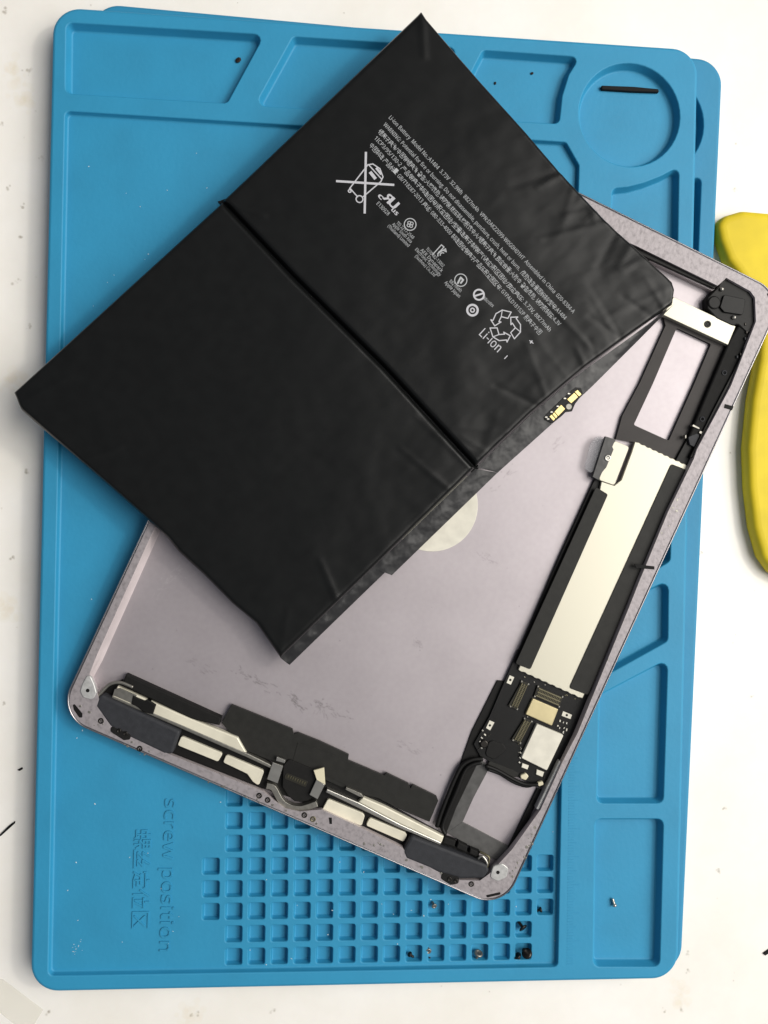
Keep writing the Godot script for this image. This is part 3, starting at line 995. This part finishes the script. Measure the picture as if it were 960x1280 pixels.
	band("socket_bracket", "75.2,-6.5 77.5,-6.8 79.7,-5.3 82.3,-3.5 85.6,-2.9 88.9,-3.7 91.4,-5.5 93.8,-7.8", 2.0, -4.0, -1.0, M.steel_dull, t)
	slab("foil_tape", P("73.7,-14.9 77.5,-15.2 78.3,-8.9 74.4,-8.8"), -1.8, -0.9, M.steel, t, 0.1)
	slab("foil_tape", P("74.2,-17.2 77.4,-17.4 77.6,-16.3 74.5,-15.8"), -1.8, -1.0, M.steel, t, 0.1)
	slab("foil_tape", P("90.1,-15.7 93.5,-15.0 93.3,-9.4 90.1,-9.7"), -2.0, -1.0, M.steel, t, 0.1)
	slab("ribbon", P("87.8,-18.1 90.7,-20.5 93.6,-15.2 90.2,-15.5"), -1.4, -0.7, M.ivory, t, 0.1)
	for s in [["74.2,-2.8", 1], ["77.5,-2.6", 1], ["91.3,-2.9", 1], ["94.6,-2.8", 0], ["14.3,-4.6", 1], ["30.2,-1.2", 1], ["148.7,-2.3", 1], ["155.1,-4.1", 1]]:
		small_screw(t, P(s[0])[0], 0.12, 1.05, M.screw_dark if s[1] else M.contact)
	slab("corner_bracket", rounded(P("3.7,-18.3 7.1,-15.3 9.1,-12.9 8.9,-10.1 5.6,-9.5 3.7,-11.1 3.4,-13.7"), 1.4), -1.0, 0.35, M.bracket, t, 0.3)
	slab("corner_bracket", rounded(P("159.4,-12.9 162.0,-15.2 164.9,-14.6 165.5,-11.2 163.2,-8.7 160.0,-8.8"), 1.4), -1.0, 0.35, M.bracket, t, 0.3)
	for s in ["6.0,-12.4", "161.9,-11.7"]:
		slab("bracket_hole", circle(P(s)[0], 0.65, 12), 0.2, 0.38, M.rubber_black, t, 0.03)
	wire("antenna_wire", "11.2,-9.3 9.8,-11.1 10.4,-13.8 11.8,-17.1 14.8,-19.0 19.2,-19.2", [-1.0], 0.55, M.steel_dull, t)
	wire("antenna_wire", "153.5,-15.2 155.3,-15.3 157.1,-14.9 157.7,-12.1 158.1,-9.2", [-1.4, -0.8, -0.4, -0.4, -1.0], 0.45, M.contact, t)
	wire("antenna_wire", "153.9,-12.9 154.7,-14.5 157.5,-12.6 157.9,-8.4", [-1.0, -0.4, -0.3, -1.0], 0.4, M.steel, t)
	for s in ["139.9,-15.0 144.2,-15.3 144.6,-13.0 140.1,-12.6", "145.1,-15.4 148.9,-15.2 149.4,-12.9 145.3,-13.0", "150.0,-15.0 153.7,-15.1 154.1,-12.8 150.3,-13.0"]:
		slab("rubber_block", P(s), -4.0, -1.5, M.black_matt, t, 0.4)

func speaker(t: Node3D, s: String, tab: String) -> void:
	var st := start()
	var p := ccw(rounded(P(s), 1.2))
	var e := loft(st, p, [[0.0, -4.5], [0.0, -0.5], [0.15, -0.2], [0.5, 0.0], [1.0, 0.08]])
	fill(st, e, 0.08)
	var o := commit("speaker", st, M.speaker, t)
	slab("mounting_tab", rounded(P(tab), 0.8), -0.3, 0.25, M.black_matt, o, 0.2)
	var q := ccw(P(tab))
	for k in 2:
		var c := (q[0] + q[1] + q[2] + q[3]) / 4.0
		small_screw(t, c + (q[1] - q[0]).normalized() * (k * 2.4 - 1.2), 0.42, 0.8, M.screw_dark)

func camera_corner(t: Node3D) -> void:
	# cream bracket with one screw hole
	slab("camera_bracket", P("133.6,-222.0 158.4,-222.3 158.6,-215.2 132.9,-214.7"), -4.0, -1.4, M.shield, t, 0.15)
	small_screw(t, P("148.8,-218.6")[0], -1.1, 1.25, M.connector_dark)
	# brown-black frame sheet with its bare window
	framed("frame_sheet", P("133.7,-215.1 159.1,-215.9 161.6,-215.5 160.9,-183.9 161.8,-166.9 143.5,-170.1 136.7,-168.2 135.3,-176.6 136.1,-190.1 135.9,-212.4"), [rounded(P("139.9,-213.4 153.7,-213.6 154.2,-198.1 154.4,-175.8 140.4,-175.5 140.5,-191.6"), 0.6)], -4.8, -3.6, M.frame_brown, t)
	# long dark flex and button carrier down the side
	slab("button_flex", rounded(P("158.5,-217.1 159.4,-224.1 164.2,-227.0 166.0,-219.1 165.4,-202.4 165.1,-187.2 164.0,-176.7 159.7,-179.0 159.1,-193.8"), 1.2), -4.8, -1.6, M.black_matt, t, 0.6)
	slab("button_flex", P("163.8,-177.3 164.1,-169.6 162.3,-166.5 159.1,-169.4 159.8,-180.2"), -4.6, -2.6, M.black, t, 0.3)
	slab("side_wall", P("163.9,-226.8 165.7,-224.4 164.4,-182.1 164.5,-173.7 162.9,-173.0 163.4,-191.1 164.2,-207.1 164.5,-221.4"), -4.8, -0.9, M.black, t, 0.2)
	for s in ["161.7,-205.7", "161.4,-187.4"]:
		var st := start()
		lathe(st, [[0.95, -1.8], [0.95, -1.4], [0.85, -1.3], [0.6, -1.3], [0.55, -1.6], [0.0, -1.6]], 16, Transform3D(Basis.IDENTITY, at3(P(s)[0], 0)))
		commit("button_stud", st, M.speaker, t)
	for s in ["158.9,-184.3 161.8,-184.2 161.9,-183.5 159.0,-183.4", "162.3,-183.4 164.6,-183.2 164.4,-182.2 162.1,-182.3", "158.0,-179.5 158.4,-180.0 159.0,-178.7 158.5,-178.4"]:
		slab("metal_clip", rounded(P(s), 0.4), -3.0, -1.1, M.steel_dull, t, 0.15)
	slab("metal_clip", rounded(P("159.4,-179.5 162.0,-182.3 163.9,-181.0 163.8,-177.2 161.2,-177.2"), 0.8), -3.2, -1.5, M.speaker, t, 0.2)
	# camera
	slab("camera_cover", rounded(P("146.5,-235.6 148.2,-236.7 157.5,-236.2 161.0,-233.5 164.8,-226.2 164.5,-221.4 158.5,-223.2 157.5,-221.8 150.8,-221.7 146.1,-223.5 144.5,-226.8 146.5,-232.2"), 1.6), -4.8, -1.2, M.black, t, 0.5)
	slab("camera_module", rounded(P("149.4,-230.3 157.2,-232.2 158.8,-226.7 152.1,-224.7 150.0,-225.6"), 0.8), -1.3, -0.4, M.board, t, 0.2)
	slab("camera_ring", circle(P("147.6,-226.4")[0], 2.4, 22), -1.3, -0.7, M.black, t, 0.5)
	for s in ["148.0,-231.8", "156.2,-224.7"]:
		var st := start()
		lathe(st, [[0.75, -1.0], [0.7, -0.5], [0.45, -0.2], [0.0, -0.12]], 12, Transform3D(Basis.IDENTITY, at3(P(s)[0], 0)))
		commit("rivet", st, M.steel, t)
	var bits := P("161.1,-224.4 163.3,-219.8 165.3,-217.6 164.3,-216.2 164.1,-214.0 163.4,-212.7 162.8,-222.1")
	for i in bits.size():
		slab("tiny_part", rect(bits[i], 1.0, 0.6, 1.1), -1.7, -0.9, M.speaker if i % 2 else M.screw_dark, t, 0.15)

# ---------------------------------------------------------------- battery
var creases := []   # [from, to, height, reach]: sharp little folds that start at the edges of the pouch

func fold_creases() -> void:
	var edge := P("94.3,-137.4 103.9,-161.5 114.1,-183.1 124.3,-201.0 132.9,-216.0 128.4,-224.3 110.7,-230.1 89.9,-237.0 77.6,-241.6")
	for k in 34:
		var i := rng.randi() % (edge.size() - 1)
		var a := edge[i].lerp(edge[i + 1], rng.randf())
		var inward := (edge[i + 1] - edge[i]).orthogonal().normalized()
		var mid := P("52.9,-203.0")[0]
		if inward.dot(mid - a) < 0.0:
			inward = -inward
		var long := rng.randf_range(5.0, 26.0)
		creases.append([a, a + inward.rotated(rng.randfn(0.0, 0.5)) * long, rng.randf_range(0.04, 0.19) * (1.0 if k % 3 else -1.0), long * 2.0 + 6.0])
	for s in ["81.9,-94.9 86.9,-116.8", "88.4,-126.5 67.8,-132.0", "93.1,-136.2 68.2,-144.2", "74.5,-72.0 59.1,-86.0", "60.8,-50.0 56.0,-66.7", "-53.5,-91.4 -41.4,-107.4", "-27.1,-82.4 -17.2,-92.3", "-21.2,-181.6 -6.4,-183.2", "12.2,-269.4 19.5,-255.6"]:
		var e := P(s)
		creases.append([e[0], e[1], rng.randf_range(0.1, 0.3), e[0].distance_to(e[1]) * 2.0 + 6.0])

func foil_height(q: Vector2) -> float:   # gentle pillows and creases in the pouch, in the plane of the tablet
	var lean := clampf((q.x + 10.0) / 130.0, 0.0, 1.0)
	var h := 5.2 + wrinkle.get_noise_2d(q.x, q.y) * lerpf(0.1, 0.42, lean)
	h += fine.get_noise_2d(q.x + q.y * 0.45, q.y * 0.5) * lerpf(0.02, 0.13, lean * lean)
	for c in creases:
		if absf(q.x - c[0].x) + absf(q.y - c[0].y) > c[3]:
			continue
		var d: float = q.distance_to(Geometry2D.get_closest_point_to_segment(q, c[0], c[1]))
		if d < 5.0:
			var t: float = q.distance_to(c[0]) / c[3]
			h += c[2] * exp(-d * d * 0.8) * (1.0 - t)
	return h

func along(p: PackedVector2Array, t: float) -> Vector2:
	var total := 0.0
	for i in p.size() - 1:
		total += p[i].distance_to(p[i + 1])
	var left := t * total
	for i in p.size() - 1:
		var d := p[i].distance_to(p[i + 1])
		if left <= d or i == p.size() - 2:
			return p[i].lerp(p[i + 1], clampf(left / maxf(d, 1e-6), 0.0, 1.0))
		left -= d
	return p[-1]

func cell(called: String, a: PackedVector2Array, b: PackedVector2Array, c: PackedVector2Array, d: PackedVector2Array, parent: Node) -> void:
	# a: u at v=0, b: u at v=1, c: v at u=0, d: v at u=1
	var ticks := [0.0, 0.0012, 0.004, 0.008, 0.013, 0.02]
	for k in 140:
		ticks.append(lerpf(0.026, 0.974, k / 139.0))
	for q in [0.98, 0.987, 0.992, 0.996, 0.9988, 1.0]:
		ticks.append(q)
	var n := ticks.size()
	var st := start()
	st.set_smooth_group(1)
	var grid := []
	for j in n:
		var row := []
		var v: float = ticks[j]
		for i in n:
			var u: float = ticks[i]
			var q := along(a, u) * (1 - v) + along(b, u) * v + along(c, v) * (1 - u) + along(d, v) * u
			q -= a[0] * (1 - u) * (1 - v) + a[-1] * u * (1 - v) + b[0] * (1 - u) * v + b[-1] * u * v
			var e := minf(minf(u, 1 - u) * 95.0, minf(v, 1 - v) * 128.0)
			var h := foil_height(q) - 2.2 * pow(maxf(0.0, 1.0 - e / 1.5), 2.2)
			row.append(at3(q, h))
		grid.append(row)
	for j in n - 1:
		for i in n - 1:
			quad(st, grid[j][i], grid[j][i + 1], grid[j + 1][i + 1], grid[j + 1][i], Vector3.UP)
	st.set_smooth_group(2)
	var mid := at3((a[0] + b[-1]) / 2.0, 0)
	for k in n - 1:
		for e in [[grid[0][k], grid[0][k + 1]], [grid[n - 1][k], grid[n - 1][k + 1]], [grid[k][0], grid[k + 1][0]], [grid[k][n - 1], grid[k + 1][n - 1]]]:
			var p0: Vector3 = e[0]
			var p1: Vector3 = e[1]
			var out := (p0 + p1) / 2.0 - mid
			out.y = 0
			var f0 := p0 - out.normalized() * 0.7
			var f1 := p1 - out.normalized() * 0.7
			f0.y = 0.35
			f1.y = 0.35
			quad(st, p0, p1, f1, f0, out)
	commit(called, st, M.foil, parent)

func seam(called: String, inner: PackedVector2Array, outer: PackedVector2Array, h0: float, h1: float, parent: Node) -> void:   # folded edge of the pouch, sloping down
	var st := start()
	st.set_smooth_group(1)
	var rows := []
	for j in 9:
		var row := []
		for i in 61:
			var q := along(inner, i / 60.0).lerp(along(outer, i / 60.0), j / 8.0)
			row.append(at3(q, lerpf(h0, h1, pow(j / 8.0, 1.6)) + fine.get_noise_2d(q.x * 1.2, q.y * 1.2) * 0.35 * sin(PI * j / 8.0)))
		rows.append(row)
	for j in 8:
		for i in 60:
			quad(st, rows[j][i], rows[j][i + 1], rows[j + 1][i + 1], rows[j + 1][i], Vector3.UP)
	st.set_smooth_group(2)
	var away := at3(outer[0] - inner[0], 0)
	for i in 60:
		var p0: Vector3 = rows[8][i]
		var p1: Vector3 = rows[8][i + 1]
		quad(st, p0, p1, p1 - Vector3(0, 0.35, 0), p0 - Vector3(0, 0.35, 0), away)
	for i in [0, 60]:
		for j in 8:
			var p0: Vector3 = rows[j][i]
			var p1: Vector3 = rows[j + 1][i]
			quad(st, p0, p1, p1 - Vector3(0, 0.35, 0), p0 - Vector3(0, 0.35, 0), rows[0][i] - rows[0][30])
	commit(called, st, M.foil_seam, parent)

func printed(called: String, f: Flat, ends: PackedVector2Array, tall: float, m: Material, parent: Node, stretch := true) -> void:   # ink on the pouch between two points; tall is the size of an em in mm
	var lo := 1e9
	var hi := -1e9
	for q in f.v:
		lo = minf(lo, q.x)
		hi = maxf(hi, q.x)
	var dir := (ends[1] - ends[0]).normalized()
	var k := ends[0].distance_to(ends[1]) / (hi - lo) if stretch else tall
	var up := Vector2(dir.y, -dir.x)
	var st := start()
	for i in range(0, f.v.size(), 3):
		var q := []
		for j in 3:
			var w := f.v[i + j]
			var p := ends[0] + dir * ((w.x - (lo if stretch else 0.0)) * k) + up * (w.y * tall)
			q.append(at3(p, foil_height(p) + 0.06 + 0.006 * ((i / 6) % 5)))
		tri(st, q[0], q[1], q[2], Vector3.UP)
	commit(called, st, m, parent)

func battery() -> void:
	var t := thing("battery_pack", "large flat black two-cell pouch battery with white print, lying across the tablet", "battery")
	lying(t)
	fold_creases()
	var A := P("-56.8,-94.3 -21.2,-181.6")
	var side := P("-56.8,-94.3 -52.3,-90.0 -40.4,-86.4 -20.5,-80.5 -0.4,-74.4 9.1,-71.4 14.5,-68.6 25.9,-64.9 38.3,-60.1 48.5,-57.3 60.8,-50.0")
	var fold := P("-21.2,-181.6 10.4,-169.0 51.4,-154.3 94.1,-136.7")
	var low := P("60.8,-50.0 77.2,-92.2 94.1,-136.7")
	cell("left_cell", A, low, side, fold, t)
	var right := P("12.2,-269.4 15.1,-267.8 39.8,-257.3 62.2,-248.2 77.6,-241.6 89.9,-237.0 99.9,-233.3 110.7,-230.1 119.8,-227.2 129.5,-224.5 131.4,-222.4 132.9,-217.3")
	cell("right_cell", P("-21.2,-182.2 -4.9,-224.7 12.2,-269.4"), P("94.3,-137.4 103.9,-161.5 114.1,-183.1 124.3,-201.0 132.9,-216.0"), P("-21.2,-182.2 10.4,-169.7 51.5,-154.9 94.3,-137.4"), right, t)
	seam("folded_seam", P("60.7,-50.1 79.0,-97.4"), P("64.7,-48.9 81.8,-92.9"), 4.3, 3.0, t)
	seam("folded_seam", P("76.6,-90.9 94.3,-136.5"), P("83.7,-91.3 102.1,-138.7"), 4.3, 2.9, t)
	seam("folded_seam", P("94.6,-137.2 104.0,-161.7 114.3,-183.3 124.5,-201.2 132.6,-216.1"), P("102.1,-138.7 112.2,-162.0 119.5,-179.8 127.1,-200.2 133.7,-218.2"), 4.4, 3.0, t)
	slab("fold_web", P("-23.1,-181.6 -20.7,-184.0 95.9,-137.9 94.2,-135.0"), 0.3, 2.2, M.foil, t)
	# plug board that sticks out of the seam
	var pcb := slab("connector_board", rounded(P("108.8,-162.1 108.7,-164.2 114.0,-176.7 115.9,-177.3 117.4,-175.9 116.4,-171.5 116.5,-168.7 114.6,-167.5 113.9,-165.7 112.1,-162.1"), 0.5), 3.5, 4.2, M.board, t, 0.06)
	for s in ["113.2,-171.7 114.5,-174.8 116.3,-174.1 115.0,-171.1", "114.5,-175.2 115.1,-176.2 117.0,-175.4 116.5,-174.4", "111.0,-166.0 112.1,-169.1 113.9,-168.4 112.8,-165.2", "110.7,-164.9 111.0,-165.7 112.6,-165.0 112.4,-164.1", "110.1,-163.7 110.5,-164.6 112.2,-163.9 112.0,-163.0"]:
		slab("contact_pad", P(s), 4.2, 4.32, M.gold, pcb, 0.04)
	slab("locating_stud", circle(P("114.7,-169.6")[0], 1.2, 18), 4.2, 4.6, M.steel_dull, pcb, 0.3)
	for s in P("112.9,-173.7 112.3,-171.6 111.2,-168.1 110.1,-165.4 109.1,-163.0 110.0,-162.7"):
		slab("tiny_capacitor", rect(s, 0.9, 0.5, -0.4), 4.2, 4.5, M.steel, pcb, 0.05)
	# print
	var lines := [
		["Li-ion Battery  Model No.:A1484  3.73V  32.9Wh  8827mAh  VPN:DAK22099-W0G0H01HT  Assembled in China  020-8384-A", "17.3,-230.8 102.1,-198.4"],
		["WARNING: Potential for fire or burning. Do not disassemble, puncture, crush, heat or burn.  危险造告量国标制/型号:A1484", "16.6,-227.9 100.4,-195.2"],
		["锂离子电池/中国解锂电池 警告:火热燃险,请勿解,挤压制,热限燃中火/锂离子电池 额定容量:火险中 警告危险, 请勿限制压:4.3V", "16.0,-225.1 99.5,-192.5"],
		["1ICP3/95/130-2 产品解电子制造(国号)限定国位/型量造离子制解产(请定)限区国位/额定电压: 3.73V, 8827mAh", "15.8,-222.4 97.3,-189.3"],
		["中国制造 产品标准: GB/T18287-2013 电话: 080-333-4000 制造国位解电子产品压限定国区号: G1PALD18152P 限电子中国", "15.3,-219.6 94.7,-187.0"]]
	for l in lines:
		var f := Flat.new()
		write(f, l[0])
		printed("text_line", f, P(l[1]), 1.95, M.ink_dim, t)
	marks(t)

func marks(t: Node3D) -> void:
	var dir := "17.3,-230.8 102.1,-198.4"
	var d := (P(dir)[1] - P(dir)[0]).normalized()
	# crossed-out bin
	var f := Flat.new()
	var bin := P("15.6,-204.0 18.4,-214.0 24.5,-211.3 20.9,-203.6")
	f.path([bin[0], P("17.8,-214.0")[0], P("19.2,-215.0")[0], P("22.0,-214.6")[0], P("24.1,-212.6")[0], P("24.1,-210.8")[0], bin[3]], 0.4)
	f.path([P("18.1,-214.1")[0], P("24.0,-211.7")[0]], 0.4)
	f.path([P("15.9,-204.1")[0], P("19.2,-202.7")[0]], 0.4)
	f.ring(P("20.1,-202.3")[0], 1.15, 0.4)
	f.ring(P("16.0,-203.3")[0], 0.45, 0.4)
	f.path([P("19.8,-212.0")[0], P("21.8,-211.0")[0]], 1.1)
	f.path([P("21.0,-214.2")[0], P("23.0,-213.2")[0]], 0.8)
	f.path([P("15.5,-217.4")[0], P("23.6,-198.9")[0]], 0.75)
	f.path([P("10.7,-204.4")[0], P("28.4,-211.7")[0]], 0.75)
	stamp("bin_symbol", f, M.ink, t)
	# recycling loop of three folded arrows
	f = Flat.new()
	for k in 3:
		var c := P("83.0,-184.9")[0]
		var pts := [Vector2(-1.2, 2.6), Vector2(-2.6, 4.6), Vector2(0.4, 5.6), Vector2(2.7, 4.6), Vector2(4.0, 2.4), Vector2(4.7, 2.7), Vector2(3.6, 0.5), Vector2(1.3, 1.6), Vector2(2.0, 1.8), Vector2(1.0, 3.4), Vector2(-1.2, 2.6)]
		var q := []
		for p in pts:
			q.append(c + p.rotated(TAU * k / 3.0 + 0.5))
		f.path(q, 0.36)
		f.path([q[2], q[9]], 0.3)
	stamp("recycling_symbol", f, M.ink, t)
	# certification marks
	f = Flat.new()
	f.ring(P("39.1,-202.1")[0], 2.0, 0.32)
	for k in 4:
		var c := P("39.1,-202.1")[0]
		f.ring(c + Vector2.from_angle(0.6 + k * PI / 2) * 0.62, 0.5, 0.3)
	stamp("round_mark", f, M.ink_dim, t)
	f = Flat.new()
	f.ring(P("62.6,-192.5")[0], 2.1, 0.32)
	f.path([P("62.1,-191.1")[0], P("62.2,-193.3")[0], P("63.3,-192.9")[0], P("63.0,-191.6")[0]], 0.6)
	stamp("round_mark", f, M.ink_dim, t)
	f = Flat.new()
	f.ring(P("70.3,-190.7")[0], 1.75, 0.6)
	f.path([P("69.3,-189.8")[0], P("71.2,-191.6")[0]], 0.6)
	stamp("round_mark", f, M.ink, t)
	f = Flat.new()
	f.ring(P("70.5,-185.0")[0], 1.8, 0.75)
	f.ring(P("70.5,-185.0")[0], 0.65, 0.45)
	stamp("round_mark", f, M.ink, t)
	f = Flat.new()
	f.path([P("50.3,-196.3")[0], P("51.6,-200.5")[0], P("52.7,-200.2")[0], P("51.7,-197.2")[0], P("53.4,-199.9")[0], P("54.1,-199.0")[0]], 0.36)
	f.ring(P("53.4,-197.5")[0], 1.6, 0.4, 2.4, 5.0)
	f.ring(P("53.4,-197.5")[0], 0.8, 0.35, 2.4, 5.0)
	stamp("letter_mark", f, M.ink_dim, t)
	# small words
	var words := [
		["Я", "26.4,-205.1 29.1,-204.0", 4.2, true], ["U", "28.6,-204.3 31.6,-203.1", 4.2, true], ["c", "24.9,-205.2 26.7,-204.6", 2.4, true], ["us", "31.0,-203.1 33.5,-202.2", 2.1, true], ["E130928", "25.7,-202.8 30.8,-200.9", 1.9, false],
		["TIS 2217-2548", "34.5,-199.9 41.8,-197.5", 1.6, false], ["Apple South Asia", "33.4,-198.9 41.7,-196.0", 1.6, false], ["(Thailand) Limited", "32.3,-197.6 41.5,-194.4", 1.6, false],
		["TU10482-13002", "47.2,-196.4 55.0,-193.3", 1.6, false], ["AEK Dynapack", "45.7,-195.2 55.3,-191.6", 1.6, false], ["Electronic Technology", "44.0,-194.6 55.3,-190.1", 1.6, false], ["(Suzhou) Co.,Ltd", "44.9,-192.5 53.7,-189.2", 1.6, false],
		["8827mAh", "59.0,-189.8 64.0,-188.2", 1.7, false], ["Apple Japan", "57.7,-188.7 64.3,-186.3", 1.7, false], ["Microtex", "72.1,-189.5 76.2,-188.4", 1.7, false],
		["Li-ion", "75.6,-177.3 84.0,-174.6", 4.4, false], ["+", "92.2,-182.6 93.9,-182.2", 2.6, true], ["-", "88.7,-174.3 89.2,-175.8", 2.6, true]]
	for w in words:
		var g := Flat.new()
		var ends := P(w[1])
		if w[0] == "Я":   # a mirrored R
			var r := Flat.new()
			write(r, "R", true)
			for i in r.v.size():
				g.v.append(Vector2(0.65 - r.v[i].x, r.v[i].y))
		else:
			write(g, w[0], w[3])
		printed("text_line", g, ends, w[2], M.ink if w[2] > 2.0 else M.ink_dim, t)

func stamp(called: String, f: Flat, m: Material, parent: Node) -> void:   # a drawing already laid out in the battery's own millimetres
	var st := start()
	for i in range(0, f.v.size(), 3):
		var q := []
		for j in 3:
			q.append(at3(f.v[i + j], foil_height(f.v[i + j]) + 0.06 + 0.01 * ((i / 6) % 3)))
		tri(st, q[0], q[1], q[2], Vector3.UP)
	commit(called, st, m, parent)

# ---------------------------------------------------------------- loose things
func yellow_pad() -> void:
	var t := thing("yellow_pad", "bright yellow rounded pad tucked under the corner of the tablet", "pad")
	var p := densify(rounded(P("125.4,-107.7 127.8,-111.1 135.2,-113.6 146.8,-113.2 168.2,-111.9 178.8,-93.0 181.1,-44.5 177.3,10.1 161.9,27.9 149.8,21.5 145.3,15.6 141.9,4.8 139.7,-10.2 138.8,-25.1 140.2,-43.2 142.7,-58.3 143.4,-70.4 140.7,-79.3 133.6,-90.1 129.8,-94.7 126.8,-101.8"), 5.0, 5), 3.0)
	var st := start()
	var top := loft(st, p, [[1.2, 0.0], [0.4, 0.7], [0.0, 2.2], [0.05, 4.2], [0.5, 5.6], [1.2, 6.3], [2.2, 6.6], [3.2, 6.7]])
	fill(st, top, 6.7)
	commit("pad_body", st, M.yellow, t)

func screw_mesh(r: float, head: float, shaft: float, long: float, m: Material, t: Node3D) -> void:
	var st := start()
	lathe(st, [[0.0, 0.0], [r * 0.7, 0.0], [r, head * 0.35], [r, head * 0.8], [r * 0.86, head], [r * 0.45, head], [r * 0.35, head - 0.35], [0.0, head - 0.4]], 20)
	for k in 2:
		plate(st, rect(Vector2.ZERO, r * 1.0, r * 0.2, k * PI / 2), head - 0.3, head - 0.05 + k * 0.02, 0.02)
	commit("head", st, m, t)
	st = start()
	var prof := []
	var n := maxi(4, int(long / 0.25))
	for k in n * 2 + 1:
		prof.append([shaft * (1.0 if k % 2 else 0.78) * (1.0 if k < n * 2 - 2 else 0.7), -long * k / (n * 2.0) + 0.02])
	prof.append([0.0, -long])
	prof.reverse()
	lathe(st, prof, 12)
	commit("threaded_shaft", st, m, t)

func screws() -> void:
	var list := [   # label, spot, height, radius, head, shaft radius, length, lean, turn, material
		["tiny silver screw with dark head, alone in a pocket under the tablet's rounded corner", "24.9,143.4", 6.6, 1.0, 0.8, 0.5, 1.6, 0.5, 0.6, M.steel_dull],
		["small dark screw in the bottom row, left of the grey one in the next pocket", "16.9,161.2", 6.7, 0.95, 0.8, 0.5, 1.7, 1.35, -2.3, M.screw_dark],
		["small grey screw upright in a bottom-row pocket, its cross recess facing up", "23.2,159.5", 6.9, 1.1, 0.8, 0.5, 1.5, 0.25, 0.3, M.steel_dull],
		["brown screw with a bright shaft, bottom row, two pockets left of the crowded one", "41.4,161.3", 7.1, 1.6, 1.0, 0.55, 2.6, 1.2, 2.9, M.steel_dull],
		["small dark screw in the lone pocket at the right end of the grid", "63.8,145.7", 6.7, 1.0, 0.9, 0.5, 1.8, 1.4, 1.9, M.screw_dark],
		["black flat-headed screw in the second pocket row from the bottom, right side", "57.4,151.4", 7.4, 1.6, 0.8, 0.6, 2.6, 0.9, 0.7, M.screw_dark],
		["large brown pointed screw, tallest of the crowded pocket at the bottom right", "58.8,160.2", 8.6, 1.9, 1.3, 0.9, 3.0, 2.2, 0.6, M.screw_dark],
		["black screw lying on its side in the crowded pocket, left of the brown pointed one", "56.1,162.4", 7.2, 1.5, 0.9, 0.55, 2.4, 1.5, -2.6, M.screw_dark],
		["lone silver screw in the wide tray at the lower right of the mat", "91.4,143.5", 7.4, 0.8, 0.9, 0.55, 2.0, 1.5, 0.3, M.steel]]
	for s in list:
		var p: Vector2 = P(s[1])[0]
		var t := thing("screw", s[0], "screw", at3(p, s[2]), "loose screws kept in the mat")
		t.basis = Basis(Vector3.UP, s[8]) * Basis(Vector3.RIGHT, s[7])
		screw_mesh(s[3], s[4], s[5], s[6], s[9], t)

func debris() -> void:
	var st := start()
	plate(st, rounded(P("79.7,-155.8 92.2,-156.1 101.2,-155.8 101.7,-154.6 91.6,-154.3 79.9,-154.3"), 0.5), 0, 1.3, 0.35)
	var o := commit("black_strip", st, M.rubber_black)
	o.position.y = 0.0066
	tag(o, "thin black plastic strip lying in the round tray", "strip")
	for c in [["dark brown crumb in the top left tray of the upper mat", "-51.7,-157.1", 6.5, 1.0], ["tiny dark crumb in the tray left of the round one", "54.2,-159.1", 6.5, 0.55], ["smallest dark crumb, beside the battery edge in the tray near the top", "40.7,-154.7", 6.5, 0.5], ["rust-red speck on the tablet's rim near its lower right corner", "53.6,126.8", 15.4, 0.4], ["dark grain in a bottom-row pocket beside the grey screw", "23.9,163.0", 5.7, 0.5]]:
		st = start()
		var p: Vector2 = P(c[1])[0]
		var r: float = c[3]
		lathe(st, [[r * 0.6, 0.0], [r, r * 0.5], [r * 0.7, r * 1.1], [0.0, r * 1.3]], 7)
		o = commit("crumb", st, M.crumb)
		o.position = at3(p, c[2]) * S
		o.rotation.y = rng.randf() * TAU
		o.scale = Vector3(1.2, 0.8, 0.9)
		tag(o, c[0], "crumb", "crumbs of dirt")
	for c in [["black pointed scrap on the table left of the mat, near its lower half", "-129.9,119.4 -126.6,116.0 -124.7,114.6 -124.7,115.4 -126.3,116.9 -129.6,120.0"], ["short black scrap at the left edge of the photo, above the pointed one", "-124.3,96.4 -122.7,95.5 -122.4,96.1 -123.5,96.8"], ["black scrap at the right edge of the photo, low on the table", "152.4,166.4 155.2,164.6 155.9,165.9 153.4,167.3"]]:
		st = start()
		plate(st, P(c[1]), 0.0, 0.5, 0.15)
		o = commit("black_scrap", st, M.rubber_black)
		tag(o, c[0], "scrap", "black scraps on the table")
	st = start()
	plate(st, P("-132.0,170.1 -127.6,170.8 -113.5,181.9 -116.7,187.5 -122.8,187.4 -131.8,179.8"), 0.02, 0.12, 0.04)
	o = commit("clear_tape", st, M.clear_tape)
	tag(o, "strip of yellowed clear tape stuck to the table at the lower left", "tape")
	# grains of dust and lint on the blue mat
	st = start()
	for k in 150:
		var c := Vector2(rng.randf_range(-104, 84), rng.randf_range(-125, 165))
		plate(st, rect(c, rng.randf_range(0.12, 0.35), rng.randf_range(0.15, 0.6), rng.randf() * PI), 7.8, 7.95, 0.04)
	var scuff := P("-101.3,157.5 -97.0,152.6")
	for k in 16:
		plate(st, rect(scuff[0].lerp(scuff[1], rng.randf() * rng.randf()) + Vector2(rng.randfn(0, 0.7), rng.randfn(0, 0.7)), rng.randf_range(0.1, 0.25), rng.randf_range(0.12, 0.4), rng.randf() * PI), 7.8, 7.9, 0.03)
	o = commit("lint", st, M.lint)
	o.set_meta("kind", "stuff")
